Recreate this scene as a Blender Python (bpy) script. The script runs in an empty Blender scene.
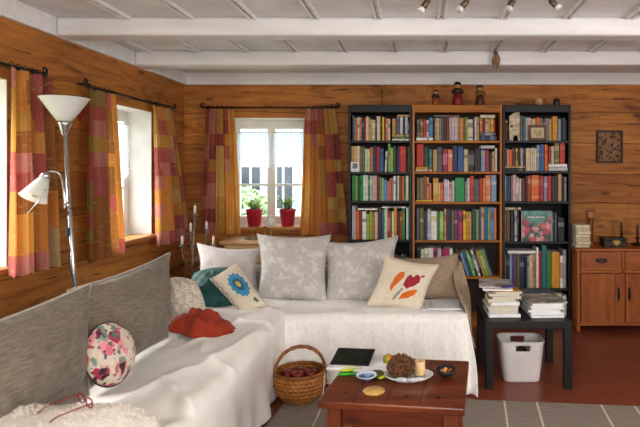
import bpy, bmesh, math, random
from mathutils import Vector, Matrix, noise
random.seed(7)
S = bpy.context.scene
COL = S.collection
PI = math.pi
V = Vector
F = 540.0; PX = 420.0; PY = 173.0; CAMZ = 1.40

def P(px, py, d):
    "point of the room seen at photo pixel (px,py) at distance d from the camera plane"
    return V(((px - PX) * d / F, d, CAMZ - (py - PY) * d / F))
def PZ(px, py, z):
    "same for a point known to lie at height z"
    d = (CAMZ - z) * F / (py - PY)
    return P(px, py, d)

# ------------------------------------------------------------------ materials
def lin(h):
    h = h.lstrip('#')
    out = []
    for i in (0, 2, 4):
        c = int(h[i:i+2], 16) / 255
        out.append(c / 12.92 if c <= .04045 else ((c + .055) / 1.055) ** 2.4)
    return out + [1.0]
class NT:
    def __init__(s, name):
        s.m = bpy.data.materials.new(name); s.m.use_nodes = True
        s.t = s.m.node_tree; s.n = s.t.nodes; s.n.clear()
        s.out = s.n.new('ShaderNodeOutputMaterial')
        s.b = s.n.new('ShaderNodeBsdfPrincipled')
        s.t.links.new(s.b.outputs[0], s.out.inputs[0])
        s._co = None
    def link(s, a, b): s.t.links.new(a, b)
    def node(s, typ, **kw):
        nd = s.n.new(typ)
        for k, v in kw.items():
            if hasattr(nd, k) and not k.startswith('i_'): setattr(nd, k, v)
        return nd
    def setin(s, nd, **kw):
        for k, v in kw.items():
            i = nd.inputs[k.replace('_', ' ')] if k.replace('_', ' ') in nd.inputs else nd.inputs[k]
            if hasattr(v, 'is_output') or isinstance(v, bpy.types.NodeSocket): s.link(v, i)
            else: i.default_value = v
        return nd
    def coord(s, kind='Object', scale=(1, 1, 1), loc=(0, 0, 0), rot=(0, 0, 0)):
        if s._co is None: s._co = s.node('ShaderNodeTexCoord')
        mp = s.node('ShaderNodeMapping')
        mp.inputs['Scale'].default_value = scale; mp.inputs['Location'].default_value = loc; mp.inputs['Rotation'].default_value = rot
        s.link(s._co.outputs[kind], mp.inputs['Vector'])
        return mp.outputs[0]
    def noise(s, vec, scale=5, detail=4, rough=.55, dist=0):
        nd = s.node('ShaderNodeTexNoise')
        s.link(vec, nd.inputs['Vector'])
        nd.inputs['Scale'].default_value = scale; nd.inputs['Detail'].default_value = detail
        nd.inputs['Roughness'].default_value = rough; nd.inputs['Distortion'].default_value = dist
        return nd.outputs['Fac']
    def vor(s, vec, scale=5, feature='F1', out='Distance', rnd=1.0):
        nd = s.node('ShaderNodeTexVoronoi'); nd.feature = feature
        s.link(vec, nd.inputs['Vector']); nd.inputs['Scale'].default_value = scale
        nd.inputs['Randomness'].default_value = rnd
        return nd.outputs[out]
    def ramp(s, fac, stops, interp='LINEAR'):
        nd = s.node('ShaderNodeValToRGB'); cr = nd.color_ramp; cr.interpolation = interp
        while len(cr.elements) < len(stops): cr.elements.new(0.5)
        for e, (p, c) in zip(cr.elements, stops):
            e.position = p
            e.color = lin(c) if isinstance(c, str) else ((c, c, c, 1) if isinstance(c, (int, float)) else c)
        s.link(fac, nd.inputs[0]); return nd.outputs[0]
    def mix(s, fac, a, b, mode='MIX'):
        nd = s.node('ShaderNodeMix'); nd.data_type = 'RGBA'; nd.blend_type = mode
        for sock, val in ((nd.inputs[0], fac), (nd.inputs[6], a), (nd.inputs[7], b)):
            if isinstance(val, bpy.types.NodeSocket): s.link(val, sock)
            elif isinstance(val, str): sock.default_value = lin(val)
            else: sock.default_value = val
        return nd.outputs[2]
    def math(s, op, a, b=0.0, c=0.0):
        nd = s.node('ShaderNodeMath'); nd.operation = op
        for sock, val in zip(nd.inputs, (a, b, c)):
            if isinstance(val, bpy.types.NodeSocket): s.link(val, sock)
            else: sock.default_value = val
        return nd.outputs[0]
    def sep(s, vec):
        nd = s.node('ShaderNodeSeparateXYZ'); s.link(vec, nd.inputs[0]); return nd.outputs
    def comb(s, x, y, z):
        nd = s.node('ShaderNodeCombineXYZ')
        for sock, val in zip(nd.inputs, (x, y, z)):
            if isinstance(val, bpy.types.NodeSocket): s.link(val, sock)
            else: sock.default_value = val
        return nd.outputs[0]
    def bump(s, h, strength=.3, dist=.01):
        nd = s.node('ShaderNodeBump'); nd.inputs['Strength'].default_value = strength; nd.inputs['Distance'].default_value = dist
        s.link(h, nd.inputs['Height']); s.link(nd.outputs[0], s.b.inputs['Normal'])
    def fin(s, col=None, rough=.6, metal=0.0, **kw):
        if col is not None:
            if isinstance(col, bpy.types.NodeSocket): s.link(col, s.b.inputs['Base Color'])
            else: s.b.inputs['Base Color'].default_value = lin(col)
        if isinstance(rough, bpy.types.NodeSocket): s.link(rough, s.b.inputs['Roughness'])
        else: s.b.inputs['Roughness'].default_value = rough
        s.b.inputs['Metallic'].default_value = metal
        for k, v in kw.items(): s.b.inputs[k.replace('_', ' ')].default_value = v
        return s.m

_mc = {}
def shade(h, k):
    h = h.lstrip('#'); return '#' + ''.join('%02x' % max(0, min(255, int(int(h[i:i+2], 16) * k))) for i in (0, 2, 4))
def M(hexc, rough=.6, var=.14, scale=18, stretch=(1, 1, 1), bump=0.0, metal=0.0, **kw):
    "plain surface: colour mottled by noise"
    key = (hexc, rough, var, scale, stretch, bump, metal, tuple(kw.items()))
    if key in _mc: return _mc[key]
    t = NT('surface_' + hexc.strip('#'))
    v = t.coord('Object', stretch)
    n = t.noise(v, scale, 4)
    c = t.ramp(n, [(.3, shade(hexc, 1 - var)), (.7, shade(hexc, 1 + var * .6))])
    if bump: t.bump(n, bump, .01)
    _mc[key] = t.fin(c, rough, metal, **kw)
    return _mc[key]

def wood_wall(name, axis):
    t = NT(name)
    co = t.coord('Object'); x, y, z = t.sep(co)
    al = x if axis == 'x' else y
    wob = t.math('MULTIPLY', t.noise(t.comb(al, z, 0.0), 1.1, 2), .10)
    zz = t.math('ADD', z, wob)
    h = .29
    row = t.math('FLOOR', t.math('DIVIDE', zz, h))
    fr = t.math('FRACT', t.math('DIVIDE', zz, h))
    off = t.math('MULTIPLY', row, 7.31)
    g = t.comb(t.math('ADD', t.math('MULTIPLY', al, 1.5), off), t.math('MULTIPLY', zz, 16), row)
    gn = t.noise(g, 1.6, 7, .62, .6)
    big = t.noise(t.comb(t.math('ADD', al, off), t.math('MULTIPLY', z, 1.6), 1.0), 1.3, 3)
    base = t.ramp(gn, [(.25, '#855628'), (.45, '#b98544'), (.6, '#cc9950'), (.8, '#e0b46a')])
    tone = t.ramp(big, [(.3, '#c29050'), (.7, '#ffd08a')])
    c = t.mix(.5, base, tone, 'MULTIPLY')
    wn = t.node('ShaderNodeTexWhiteNoise'); wn.noise_dimensions = '1D'; t.link(row, wn.inputs['W'])
    pl = t.ramp(wn.outputs['Value'], [(0, '#bf9a6c'), (1, '#ffffff')])
    c = t.mix(.55, c, pl, 'MULTIPLY')
    # knots
    kv = t.vor(t.comb(t.math('ADD', t.math('MULTIPLY', al, .9), off), t.math('MULTIPLY', z, 2.3), 0.0), 2.2, rnd=1.0)
    kn = t.ramp(kv, [(.045, 1.0), (.12, 0.0)])
    c = t.mix(t.math('MULTIPLY', kn, .75), c, '#3a1a08')
    # old dark stains and chips
    st = t.noise(t.comb(t.math('MULTIPLY', al, 1.5), t.math('MULTIPLY', z, 1.3), 4.0), 1.9, 6, .66, .7)
    stm = t.ramp(st, [(.555, 0.0), (.69, 1.0)])
    c = t.mix(t.math('MULTIPLY', stm, .62), c, '#3b200c')
    ck = t.noise(t.comb(t.math('MULTIPLY', al, 2.2), t.math('MULTIPLY', zz, 26), 9.0), 1.4, 3, .5, .2)
    ckm = t.ramp(ck, [(.65, 0.0), (.71, 1.0)])
    c = t.mix(t.math('MULTIPLY', ckm, .75), c, '#24110a')
    # joints between the boards
    j = t.ramp(fr, [(0.0, 1.0), (.022, 0.0), (.985, 0.0), (1.0, 1.0)])
    c = t.mix(t.math('MULTIPLY', j, .8), c, '#2a1408')
    hgt = t.math('SUBTRACT', gn, t.math('MULTIPLY', j, 1.3))
    t.bump(hgt, .35, .012)
    return t.fin(c, .62)

def wood(name, c0, c1, c2, axis='x', rough=.45, scale=1.0, bump=.12):
    key = ('wood', name)
    if key in _mc: return _mc[key]
    t = NT(name)
    sc = {'x': (1.3, 14, 14), 'y': (14, 1.3, 14), 'z': (14, 14, 1.3)}[axis]
    v = t.coord('Object', tuple(k * scale for k in sc))
    n = t.noise(v, 1.5, 6, .6, .5)
    c = t.ramp(n, [(.28, c0), (.5, c1), (.75, c2)])
    t.bump(n, bump, .006)
    _mc[key] = t.fin(c, rough)
    return _mc[key]

def fabric(name, c0, c1, scale=60, stretch=(1, 1, 1), rough=.9, bump=.25, pat=None, weave=0):
    key = ('fab', name)
    if key in _mc: return _mc[key]
    t = NT(name)
    v = t.coord('Object', stretch)
    n = t.noise(v, scale, 4, .6)
    c = t.ramp(n, [(.3, c0), (.7, c1)])
    if pat: c = pat(t, c)
    hgt = n
    if weave:
        w = t.node('ShaderNodeTexWave'); w.wave_type = 'BANDS'; w.bands_direction = 'X'
        t.link(t.coord('UV'), w.inputs['Vector']); w.inputs['Scale'].default_value = weave; w.inputs['Distortion'].default_value = 1.2
        w.inputs['Detail'].default_value = 2
        hgt = t.math('ADD', t.math('MULTIPLY', n, .5), w.outputs['Fac'])
        c = t.mix(t.math('MULTIPLY', w.outputs['Fac'], .18), c, shade(c0, .72))
    t.bump(hgt, bump, .006)
    m = t.fin(c, rough)
    t.b.inputs['Sheen Weight'].default_value = .15
    _mc[key] = m
    return m

# ------------------------------------------------------------------ mesh helpers
def new_bm(): return bmesh.new()
def box(bm, c, s, bev=0.0, rz=0.0, seg=2, rx=0.0, ry=0.0):
    r = bmesh.ops.create_cube(bm, size=1.0)
    vs = r['verts']
    bmesh.ops.scale(bm, vec=s, verts=vs)
    if bev:
        es = list({e for v in vs for e in v.link_edges})
        b = bmesh.ops.bevel(bm, geom=es, offset=bev, segments=seg, profile=.5, affect='EDGES')
        vs = list({v for f in b['faces'] for v in f.verts} | set(v for v in vs if v.is_valid))
    mt = Matrix.Translation(V(c)) @ Matrix.Rotation(rz, 4, 'Z') @ Matrix.Rotation(ry, 4, 'Y') @ Matrix.Rotation(rx, 4, 'X')
    bmesh.ops.transform(bm, matrix=mt, verts=vs)
    return vs
def box2(bm, a, b, bev=0.0):
    a = V(a); b = V(b)
    return box(bm, (a + b) / 2, (abs(b.x - a.x), abs(b.y - a.y), abs(b.z - a.z)), bev)
def tube(bm, pts, r, seg=10, caps=True, closed=False):
    pts = [V(p) for p in pts]; n = len(pts)
    rr = r if isinstance(r, (list, tuple)) else [r] * n
    rings = []
    ref = None
    for i, p in enumerate(pts):
        if closed: t = (pts[(i + 1) % n] - pts[(i - 1) % n])
        else: t = (pts[min(i + 1, n - 1)] - pts[max(i - 1, 0)])
        t.normalize()
        if ref is None: ref = t.orthogonal().normalized()
        ref = (ref - t * ref.dot(t))
        if ref.length < 1e-6: ref = t.orthogonal()
        ref.normalize()
        q = t.cross(ref)
        rings.append([bm.verts.new(p + (ref * math.cos(2 * PI * k / seg) + q * math.sin(2 * PI * k / seg)) * rr[i]) for k in range(seg)])
    m = n if closed else n - 1
    for i in range(m):
        a, b = rings[i], rings[(i + 1) % n]
        for k in range(seg):
            bm.faces.new((a[k], a[(k + 1) % seg], b[(k + 1) % seg], b[k]))
    if caps and not closed:
        bm.faces.new(rings[0][::-1]); bm.faces.new(rings[-1])
def lathe(bm, prof, c=(0, 0, 0), seg=24, sx=1, sy=1, mat=None):
    "profile of (radius, height) pairs turned about z at c"
    c = V(c); rings = []
    mat = mat or Matrix.Identity(4)
    for r, z in prof:
        if r < 1e-5: rings.append([bm.verts.new(c + mat @ V((0, 0, z)))])
        else: rings.append([bm.verts.new(c + mat @ V((r * sx * math.cos(2 * PI * k / seg), r * sy * math.sin(2 * PI * k / seg), z))) for k in range(seg)])
    for a, b in zip(rings, rings[1:]):
        for k in range(seg):
            k2 = (k + 1) % seg
            if len(a) == 1 and len(b) == 1: continue
            if len(a) == 1: bm.faces.new((a[0], b[k], b[k2]))
            elif len(b) == 1: bm.faces.new((a[k], a[k2], b[0]))
            else: bm.faces.new((a[k], a[k2], b[k2], b[k]))
    if len(rings[0]) > 1: bm.faces.new(rings[0][::-1])
    if len(rings[-1]) > 1: bm.faces.new(rings[-1])
def smooth(bm, ang=40):
    for f in bm.faces: f.smooth = True
    la = math.radians(ang)
    for e in bm.edges:
        if len(e.link_faces) == 2 and e.calc_face_angle(0) > la: e.smooth = False
def grid(bm, nu, nv, f, col=None):
    uvl = bm.loops.layers.uv.verify()
    cl = bm.loops.layers.float_color.new('Col') if col else None
    vs = [[bm.verts.new(f(i / nu, j / nv)) for j in range(nv + 1)] for i in range(nu + 1)]
    for i in range(nu):
        for j in range(nv):
            fc = bm.faces.new((vs[i][j], vs[i + 1][j], vs[i + 1][j + 1], vs[i][j + 1])); fc.smooth = True
            for l, (a, b) in zip(fc.loops, ((i, j), (i + 1, j), (i + 1, j + 1), (i, j + 1))):
                l[uvl].uv = (a / nu, b / nv)
                if col: l[cl] = col((i + .5) / nu, (j + .5) / nv)
    return vs

def world_origin(o):
    p = V((0, 0, 0))
    while o: p += o.location; o = o.parent
    return p
def tag(o, label=None, cat=None, group=None, kind=None):
    if label: o['label'] = label
    if cat: o['category'] = cat
    if group: o['group'] = group
    if kind: o['kind'] = kind
    return o
def obj(name, bm, m, parent=None, sm=None, origin=None, mods=()):
    if sm is not None: smooth(bm, sm)
    org = world_origin(parent) if parent else (V(origin) if origin is not None else V((0, 0, 0)))
    if parent is None and origin is None and bm.verts:
        xs = [v.co for v in bm.verts]
        org = V(((min(v.x for v in xs) + max(v.x for v in xs)) / 2, (min(v.y for v in xs) + max(v.y for v in xs)) / 2, min(v.z for v in xs)))
    if org.length > 0: bmesh.ops.translate(bm, vec=-org, verts=bm.verts)
    bmesh.ops.recalc_face_normals(bm, faces=bm.faces)
    me = bpy.data.meshes.new(name); bm.to_mesh(me); bm.free()
    for x in (m if isinstance(m, (list, tuple)) else [m]): me.materials.append(x)
    o = bpy.data.objects.new(name, me); COL.objects.link(o)
    if parent: o.parent = parent
    else: o.location = org
    return o
def thing(name, loc, label=None, cat=None, group=None, kind=None):
    o = bpy.data.objects.new(name, None); COL.objects.link(o); o.location = V(loc); o.empty_display_size = .05
    return tag(o, label, cat, group, kind)
def struct(name, bm, m, parent=None, sm=None, origin=(0, 0, 0)):
    o = obj(name, bm, m, parent, sm, origin if parent is None else None)
    if parent is None: o['kind'] = 'structure'
    return o
def bxo(name, a, b, m, parent=None, bev=0.003):
    bm = new_bm(); box2(bm, a, b, bev); return obj(name, bm, m, parent)
def nz(x, y, z=0.0): return noise.noise(V((x, y, z)))

# ------------------------------------------------------------------ the room
XL, XR, YB, YF = -2.27, 3.3, 5.19, -2.2
ZP, ZC = 2.245, 2.36
wallL = wood_wall('log_boards_side', 'y'); wallB = wood_wall('log_boards_end', 'x')
white = M('#e9e7e2', .55, .05, 6)
ceilw = M('#e1e2e3', .6, .05, 5, bump=.05)
beamw = M('#e4e4e4', .55, .045, 3, (.6, 4, 4), bump=.06)

def wall_with_holes(name, m, fixed, axis, lo, hi, z0, z1, holes):
    us = sorted({lo, hi, *[h[0] for h in holes], *[h[1] for h in holes]})
    zs = sorted({z0, z1, *[h[2] for h in holes], *[h[3] for h in holes]})
    bm = new_bm(); vs = {}
    def vert(u, z):
        if (u, z) not in vs: vs[(u, z)] = bm.verts.new((u, fixed, z) if axis == 'x' else (fixed, u, z))
        return vs[(u, z)]
    for a, b in zip(us, us[1:]):
        for c, d in zip(zs, zs[1:]):
            if any(h[0] <= a and b <= h[1] and h[2] <= c and d <= h[3] for h in holes): continue
            bm.faces.new((vert(a, c), vert(b, c), vert(b, d), vert(a, d)))
    return struct(name, bm, m)
WZ0, WZ1 = .885, 1.915
LW = [(.45, 1.25), (2.13, 2.97), (3.79, 4.57)]  # first opening is out of view, added to let in more light
BW = (-1.88, -1.08)
wall_with_holes('wall_left', wallL, XL, 'y', YF, YB, 0, 2.6, [(a, b, WZ0, WZ1) for a, b in LW])
wall_with_holes('wall_back', wallB, YB, 'x', XL, XR, 0, 2.6, [(BW[0], BW[1], WZ0, 1.93)])
wall_with_holes('wall_right', wallL, XR, 'y', YF, YB, 0, 2.6, [])
wall_with_holes('wall_front', wallB, YF, 'x', XL, XR, 0, 2.6, [])

# floor: terracotta tiles
t = NT('terracotta_tiles')
co = t.coord('Object', (1, 1, 1), (.1, .05, 0)); x, y, z = t.sep(co)
T = .33
fx = t.math('FRACT', t.math('DIVIDE', x, T)); fy = t.math('FRACT', t.math('DIVIDE', y, T))
ix = t.math('FLOOR', t.math('DIVIDE', x, T)); iy = t.math('FLOOR', t.math('DIVIDE', y, T))
wn = t.node('ShaderNodeTexWhiteNoise'); wn.noise_dimensions = '2D'; t.link(t.comb(ix, iy, 0.0), wn.inputs['Vector'])
n = t.noise(co, 7, 5)
c = t.ramp(n, [(.3, '#7a3d29'), (.7, '#924e35')])
c = t.mix(.35, c, t.ramp(wn.outputs['Value'], [(0, '#a06a5a'), (1, '#ffffff')]), 'MULTIPLY')
ex = t.math('MINIMUM', t.math('MINIMUM', fx, t.math('SUBTRACT', 1.0, fx)), t.math('MINIMUM', fy, t.math('SUBTRACT', 1.0, fy)))
g = t.ramp(ex, [(.008, 1.0), (.018, 0.0)])
c = t.mix(t.math('MULTIPLY', g, .25), c, '#8e5a45')
t.bump(t.math('SUBTRACT', t.math('MULTIPLY', n, .3), g), .3, .004)
floor_m = t.fin(c, t.math('ADD', t.math('MULTIPLY', n, .25), .22))
bm = new_bm(); box2(bm, (XL, YF, -.05), (XR, YB, 0)); struct('floor', bm, floor_m)
bm = new_bm(); box2(bm, (XL - .3, YF, ZC), (XR, YB + .3, ZC + .08)); struct('ceiling', bm, ceilw)

tn = [0]
def trim(a, b, m, bev=.006):
    tn[0] += 1
    bm = new_bm(); box2(bm, a, b, bev); return struct('trim_%d' % tn[0], bm, m)
trim((XL, YF, ZP), (XL + .035, YB, ZC), beamw)                        # white wall plate along the side wall
trim((XL + .035, YB - .03, ZP), (XR, YB, ZC), beamw)                  # and along the end wall
for (y0, y1) in ((.7, .9), (2.0, 2.17), (3.31, 3.46), (4.22, 4.40)):
    trim((XL + .035, y0, ZP), (XR, y1, ZC), beamw, .02)
for y0, y1, ph in ((2.17, 3.31, .13), (3.46, 4.22, .19)):
    for k in range(-6, 8):
        xx = ph + .385 * k
        if xx < XL + .1 or xx > XR: continue
        trim((xx - .026, y0, ZC - .022), (xx - .010, y1, ZC), beamw, .004)
        trim((xx + .010, y0, ZC - .022), (xx + .026, y1, ZC), beamw, .004)

# glass
t = NT('window_glass')
tr = t.node('ShaderNodeBsdfTransparent'); gl = t.node('ShaderNodeBsdfGlossy'); gl.inputs['Roughness'].default_value = .02
mx = t.node('ShaderNodeMixShader'); mx.inputs[0].default_value = .06
t.link(tr.outputs[0], mx.inputs[1]); t.link(gl.outputs[0], mx.inputs[2]); t.link(mx.outputs[0], t.out.inputs[0])
t.n.remove(t.b); glass = t.m
sillw = wood('window_sill_oak', '#8d5a2a', '#b47c42', '#cf9c60', 'x', .4)
silly = wood('window_sill_oak_side', '#8d5a2a', '#b47c42', '#cf9c60', 'y', .4)

def window(idx, origin, ux, depth_dir, w, z0, z1, sillm):
    "window in the plane through origin; ux along the wall, depth_dir points outdoors"
    ux = V(ux); dd = V(depth_dir); o0 = V(origin)
    R = thing('window_%d' % idx, o0, kind='structure')
    REC = .20
    def bar(name, u0, u1, za, zb, d0, d1, m, parent=R, bev=.003):
        a = o0 + ux * u0 + dd * d0; b = o0 + ux * u1 + dd * d1
        a.z = za; b.z = zb
        return bxo(name, a, b, m, parent, bev)
    T_ = .02
    bar('jamb', -T_, .004, z0, z1, .002, REC + .06, white, bev=0); bar('jamb', w - .004, w + T_, z0, z1, .002, REC + .06, white, bev=0)
    bar('head', -T_, w + T_, z1 - .004, z1 + T_, .002, REC + .06, white, bev=0)
    bar('sill', -.02, w + .02, z0 - .03, z0, -.05, REC, sillm, bev=.006)
    bar('window_frame', 0, .045, z0, z1, REC, REC + .05, white); bar('window_frame', w - .045, w, z0, z1, REC, REC + .05, white)
    bar('window_frame', .045, w - .045, z1 - .05, z1, REC, REC + .05, white); bar('window_frame', .045, w - .045, z0, z0 + .045, REC, REC + .05, white)
    c = w / 2
    for (a, b) in ((.045, c), (c, w - .045)):
        f = .042
        s = bar('casement', a, a + f, z0 + .045, z1 - .05, REC - .012, REC + .03, white)
        bar('casement_rail', b - f, b, z0 + .045, z1 - .05, REC - .012, REC + .03, white, s)
        bar('casement_rail', a + f, b - f, z1 - .05 - f, z1 - .05, REC - .012, REC + .03, white, s)
        bar('casement_rail', a + f, b - f, z0 + .045, z0 + .045 + f, REC - .012, REC + .03, white, s)
        zm = z0 + (z1 - z0) * .38
        bar('glazing_bar', a + f, b - f, zm - .011, zm + .011, REC - .008, REC + .02, white, s)
        bar('pane', a + f, b - f, z0 + .045 + f, z1 - .05 - f, REC + .004, REC + .008, glass, s, 0)
    return R
for i, (a, b) in enumerate(LW):
    window(i + 1, (XL, a, 0), (0, 1, 0), (-1, 0, 0), b - a, WZ0, WZ1, silly)
window(4, (BW[0], YB, 0), (1, 0, 0), (0, 1, 0), BW[1] - BW[0], WZ0, 1.93, sillw)
for nm, lo in (('light_portal', None),):
    pass
def portal(c, rot, sx, sy):
    l = bpy.data.lights.new('window_portal', 'AREA'); l.shape = 'RECTANGLE'; l.size = sx; l.size_y = sy
    l.cycles.is_portal = True
    o = bpy.data.objects.new('window_portal', l); COL.objects.link(o); o.location = c; o.rotation_euler = rot
for a, b in LW: portal((XL - .29, (a + b) / 2, (WZ0 + WZ1) / 2), (0, -PI / 2, 0), WZ1 - WZ0, b - a)
portal(((BW[0] + BW[1]) / 2, YB + .29, (WZ0 + 1.93) / 2), (-PI / 2, 0, 0), BW[1] - BW[0], 1.93 - WZ0)

# ------------------------------------------------------------------ lace valances
def lace_mat():
    t = NT('white_lace')
    v = t.coord('UV', (1, 1, 1))
    a = t.vor(t.coord('UV', (26, 16, 1)), 1.0, rnd=.25)
    b = t.noise(t.coord('UV', (9, 7, 1)), 1.0, 3)
    f = t.ramp(t.math('ADD', t.math('MULTIPLY', a, .9), t.math('MULTIPLY', b, .5)), [(.40, .97), (.75, .6)])
    df = t.node('ShaderNodeBsdfDiffuse'); df.inputs[0].default_value = lin('#e8ecee')
    tl = t.node('ShaderNodeBsdfTranslucent'); tl.inputs[0].default_value = lin('#c9d2d8')
    m0 = t.node('ShaderNodeMixShader'); m0.inputs[0].default_value = .4
    t.link(df.outputs[0], m0.inputs[1]); t.link(tl.outputs[0], m0.inputs[2])
    tr = t.node('ShaderNodeBsdfTransparent'); m1 = t.node('ShaderNodeMixShader'); t.link(f, m1.inputs[0])
    t.link(tr.outputs[0], m1.inputs[1]); t.link(m0.outputs[0], m1.inputs[2]); t.link(m1.outputs[0], t.out.inputs[0])
    t.n.remove(t.b); return t.m
lace = lace_mat()
def valance(a, b, z1, h, label, nrm):
    a = V(a); b = V(b); nrm = V(nrm)
    def f(u, v):
        p = a.lerp(b, u) + nrm * (.008 * math.sin(u * 40))
        drop = h + .014 * abs(math.sin(u * PI * 7)) if v > .999 else h * v
        p.z = z1 - drop; return p
    bm = new_bm(); grid(bm, 56, 14, f); o = obj('lace_valance', bm, lace)
    r = new_bm(); tube(r, [a + V((0, 0, z1)), b + V((0, 0, z1))], .005, 8); obj('valance_rod', r, M('#dddddd', .4), o)
    tag(o, label, 'lace curtain', 'white lace window valances'); return o
valance((BW[0] + .05, YB + .165, 0), (-1.49, YB + .165, 0), 1.80, .33, 'white lace valance over the casement nearer the candelabrum, above a red pot', (0, 1, 0))
valance((-1.47, YB + .165, 0), (BW[1] - .05, YB + .165, 0), 1.80, .33, 'white lace valance over the casement nearer the bookcases, above a red pot', (0, 1, 0))
valance((XL - .165, LW[2][0] + .05, 0), (XL - .165, LW[2][1] - .05, 0), 1.80, .42, 'white lace valance in the deep white side window behind the lamp', (1, 0, 0))

# ------------------------------------------------------------------ patchwork curtains
PC = dict(r='#bb655c', p='#cc8c7e', m='#a0524a', g='#c8984c', y='#d6b068', o='#d89448', b='#a87038', l='#a08c48', t='#d8a050', w='#c8ae84')
t = NT('patchwork_curtain')
at = t.node('ShaderNodeVertexColor'); at.layer_name = 'Col'
st = t.noise(t.coord('UV', (60, 3, 1)), 1.0, 3)
fl = t.noise(t.coord('UV', (14, 40, 1)), 1.0, 4, .6, 1.5)
c = t.mix(.5, at.outputs[0], t.ramp(st, [(.3, '#cfcac2'), (.7, '#ffffff')]), 'MULTIPLY')
c = t.mix(t.math('MULTIPLY', t.ramp(fl, [(.58, 0.0), (.66, 1.0)]), .28), c, '#f0d8a0')
t.fin(c, .75)
tl = t.node('ShaderNodeBsdfTranslucent'); t.link(c, tl.inputs[0])
mx = t.node('ShaderNodeMixShader'); mx.inputs[0].default_value = .46
t.link(t.b.outputs[0], mx.inputs[1]); t.link(tl.outputs[0], mx.inputs[2]); t.link(mx.outputs[0], t.out.inputs[0])
curtain_m = t.m
iron = M('#38332f', .45, .2, 30, metal=.7)
def curtain(a, b, a2, b2, z1, z0, rows, pl, amp, label, nrm, seed=0):
    a, b, a2, b2, nrm = V(a), V(b), V(a2), V(b2), V(nrm)
    cols = [[lin(PC[ch]) for ch in r] for r in rows]
    nr = len(rows)
    def f(u, v):
        k = v ** .8
        p = a.lerp(b, u).lerp(a2.lerp(b2, u), k)
        w = math.sin(u * pl * 2 * PI + seed + .5 * v) + .45 * math.sin(u * pl * 4.6 * PI + seed * 2 + v)
        w += .35 * math.sin(u * pl * 9.1 * PI + seed * 3 + 2 * v)
        p += nrm * (amp * 1.25 * (.55 + .45 * v) * w)
        p.z = z1 + (z0 - z1) * v + .012 * nz(u * 5, seed) * v
        return p
    def cf(u, v):
        uu = u + .02 * nz(v * 4, seed); r = cols[min(nr - 1, int(v * nr))]
        return r[max(0, min(len(r) - 1, int(uu * len(r))))]
    bm = new_bm(); grid(bm, 72, 84, f, cf)
    o = obj('curtain', bm, curtain_m); tag(o, label, 'curtain', 'patchwork curtains')
    n = 6
    for i in range(n):
        u = (i + .5) / n; p = a.lerp(b, u); p.z = z1 + .012
        ax = (b - a).normalized(); q = V((0, 0, 1)); side = ax.cross(q)
        rb = new_bm(); tube(rb, [p + q * .016 * math.sin(k * PI / 6) + side * .016 * math.cos(k * PI / 6) for k in range(12)], .0028, 6, closed=True)
        obj('curtain_ring', rb, iron, o, 60)
    return o
def rod(a, b, label, wall_dir, brackets):
    a, b, wd = V(a), V(b), V(wall_dir)
    R = thing('curtain_rod', a.lerp(b, .5), label, 'curtain rod', 'black iron curtain rods')
    bm = new_bm(); tube(bm, [a, b], .008, 10); obj('rod', bm, iron, R, 60)
    for e, s in ((a, -1), (b, 1)):
        ax = (b - a).normalized() * s
        pts = []
        for k in range(15):
            th = k / 14 * 1.55 * 2 * PI; r = .024 * (1 - k / 20)
            pts.append(e + ax * (.0 + r * math.sin(th)) + V((0, 0, 1)) * (.024 - r * math.cos(th)))
        bm = new_bm(); tube(bm, pts, [.0055 - .0002 * k for k in range(15)], 8); obj('finial', bm, iron, R, 60)
    for k in brackets:
        p = a.lerp(b, k)
        bm = new_bm(); tube(bm, [p + V((0, 0, .009)), p + V((0, 0, .014)) + wd * .02, p + V((0, 0, .02)) + wd * .075], .006, 8); obj('bracket', bm, iron, R, 60)
    return R
rod((XL + .075, 1.95, 1.975), (XL + .075, 3.16, 1.975), 'black iron curtain rod above the window nearest the camera', (-1, 0, 0), (.03, .95))
rod((XL + .075, 3.55, 1.975), (XL + .075, 4.83, 1.975), 'black iron curtain rod over the deep white side window', (-1, 0, 0), (.03, .96))
rod((-2.06, YB - .075, 2.02), (-.78, YB - .075, 2.02), 'black iron curtain rod over the window with the red pots', (0, 1, 0), (.04, .5, .96))
curtain((-2.17, 2.84, 0), (-2.18, 3.16, 0), (-2.16, 2.82, 0), (-2.17, 3.2, 0), 1.96, .85,
        ['pobrm', 'gobrm', 'ggorb', 'gbotb', 'rprrb', 'rrprb', 'obgoo', 'otgoo', 'otgow', 'rprpw'], 3.2, .028,
        'gold and rose patchwork curtain behind the floor lamp, nearest the camera', (1, 0, 0), .4)
curtain((-2.19, 3.55, 0), (-2.2, 3.9, 0), (-2.17, 3.52, 0), (-2.18, 3.97, 0), 1.96, .82,
        ['llro', 'rrbo', 'rpbo', 'lgbo', 'rpoo', 'rrbo', 'lrbo', 'lbro', 'rbbo', 'lbbo', 'bbbr'], 2.6, .032,
        'rose and olive patchwork curtain on the lamp side of the deep white window', (1, 0, 0), 1.3)
curtain((-2.19, 4.44, 0), (-2.19, 4.72, 0), (-2.17, 4.46, 0), (-2.13, 5.0, 0), 1.96, .79,
        ['goyp', 'grog', 'ygyr', 'rrpg', 'rprg', 'pogr', 'ogyr', 'poog', 'gorp', 'prpr'], 2.4, .030,
        'gold and pink patchwork curtain on the corner side of the deep white window', (1, 0, 0), 2.2)
curtain((-2.02, 5.08, 0), (-1.75, 5.08, 0), (-2.06, 5.06, 0), (-1.68, 5.06, 0), 2.005, .83,
        ['rpgrt', 'rpgmo', 'grmot', 'pmyro', 'rgypo', 'mrygt', 'rpyoo', 'ppgot', 'rmgot', 'rpgtt'], 3.4, .024,
        'patchwork curtain beside the red pots, on the candelabrum side of their window', (0, 1, 0), .9)
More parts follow.
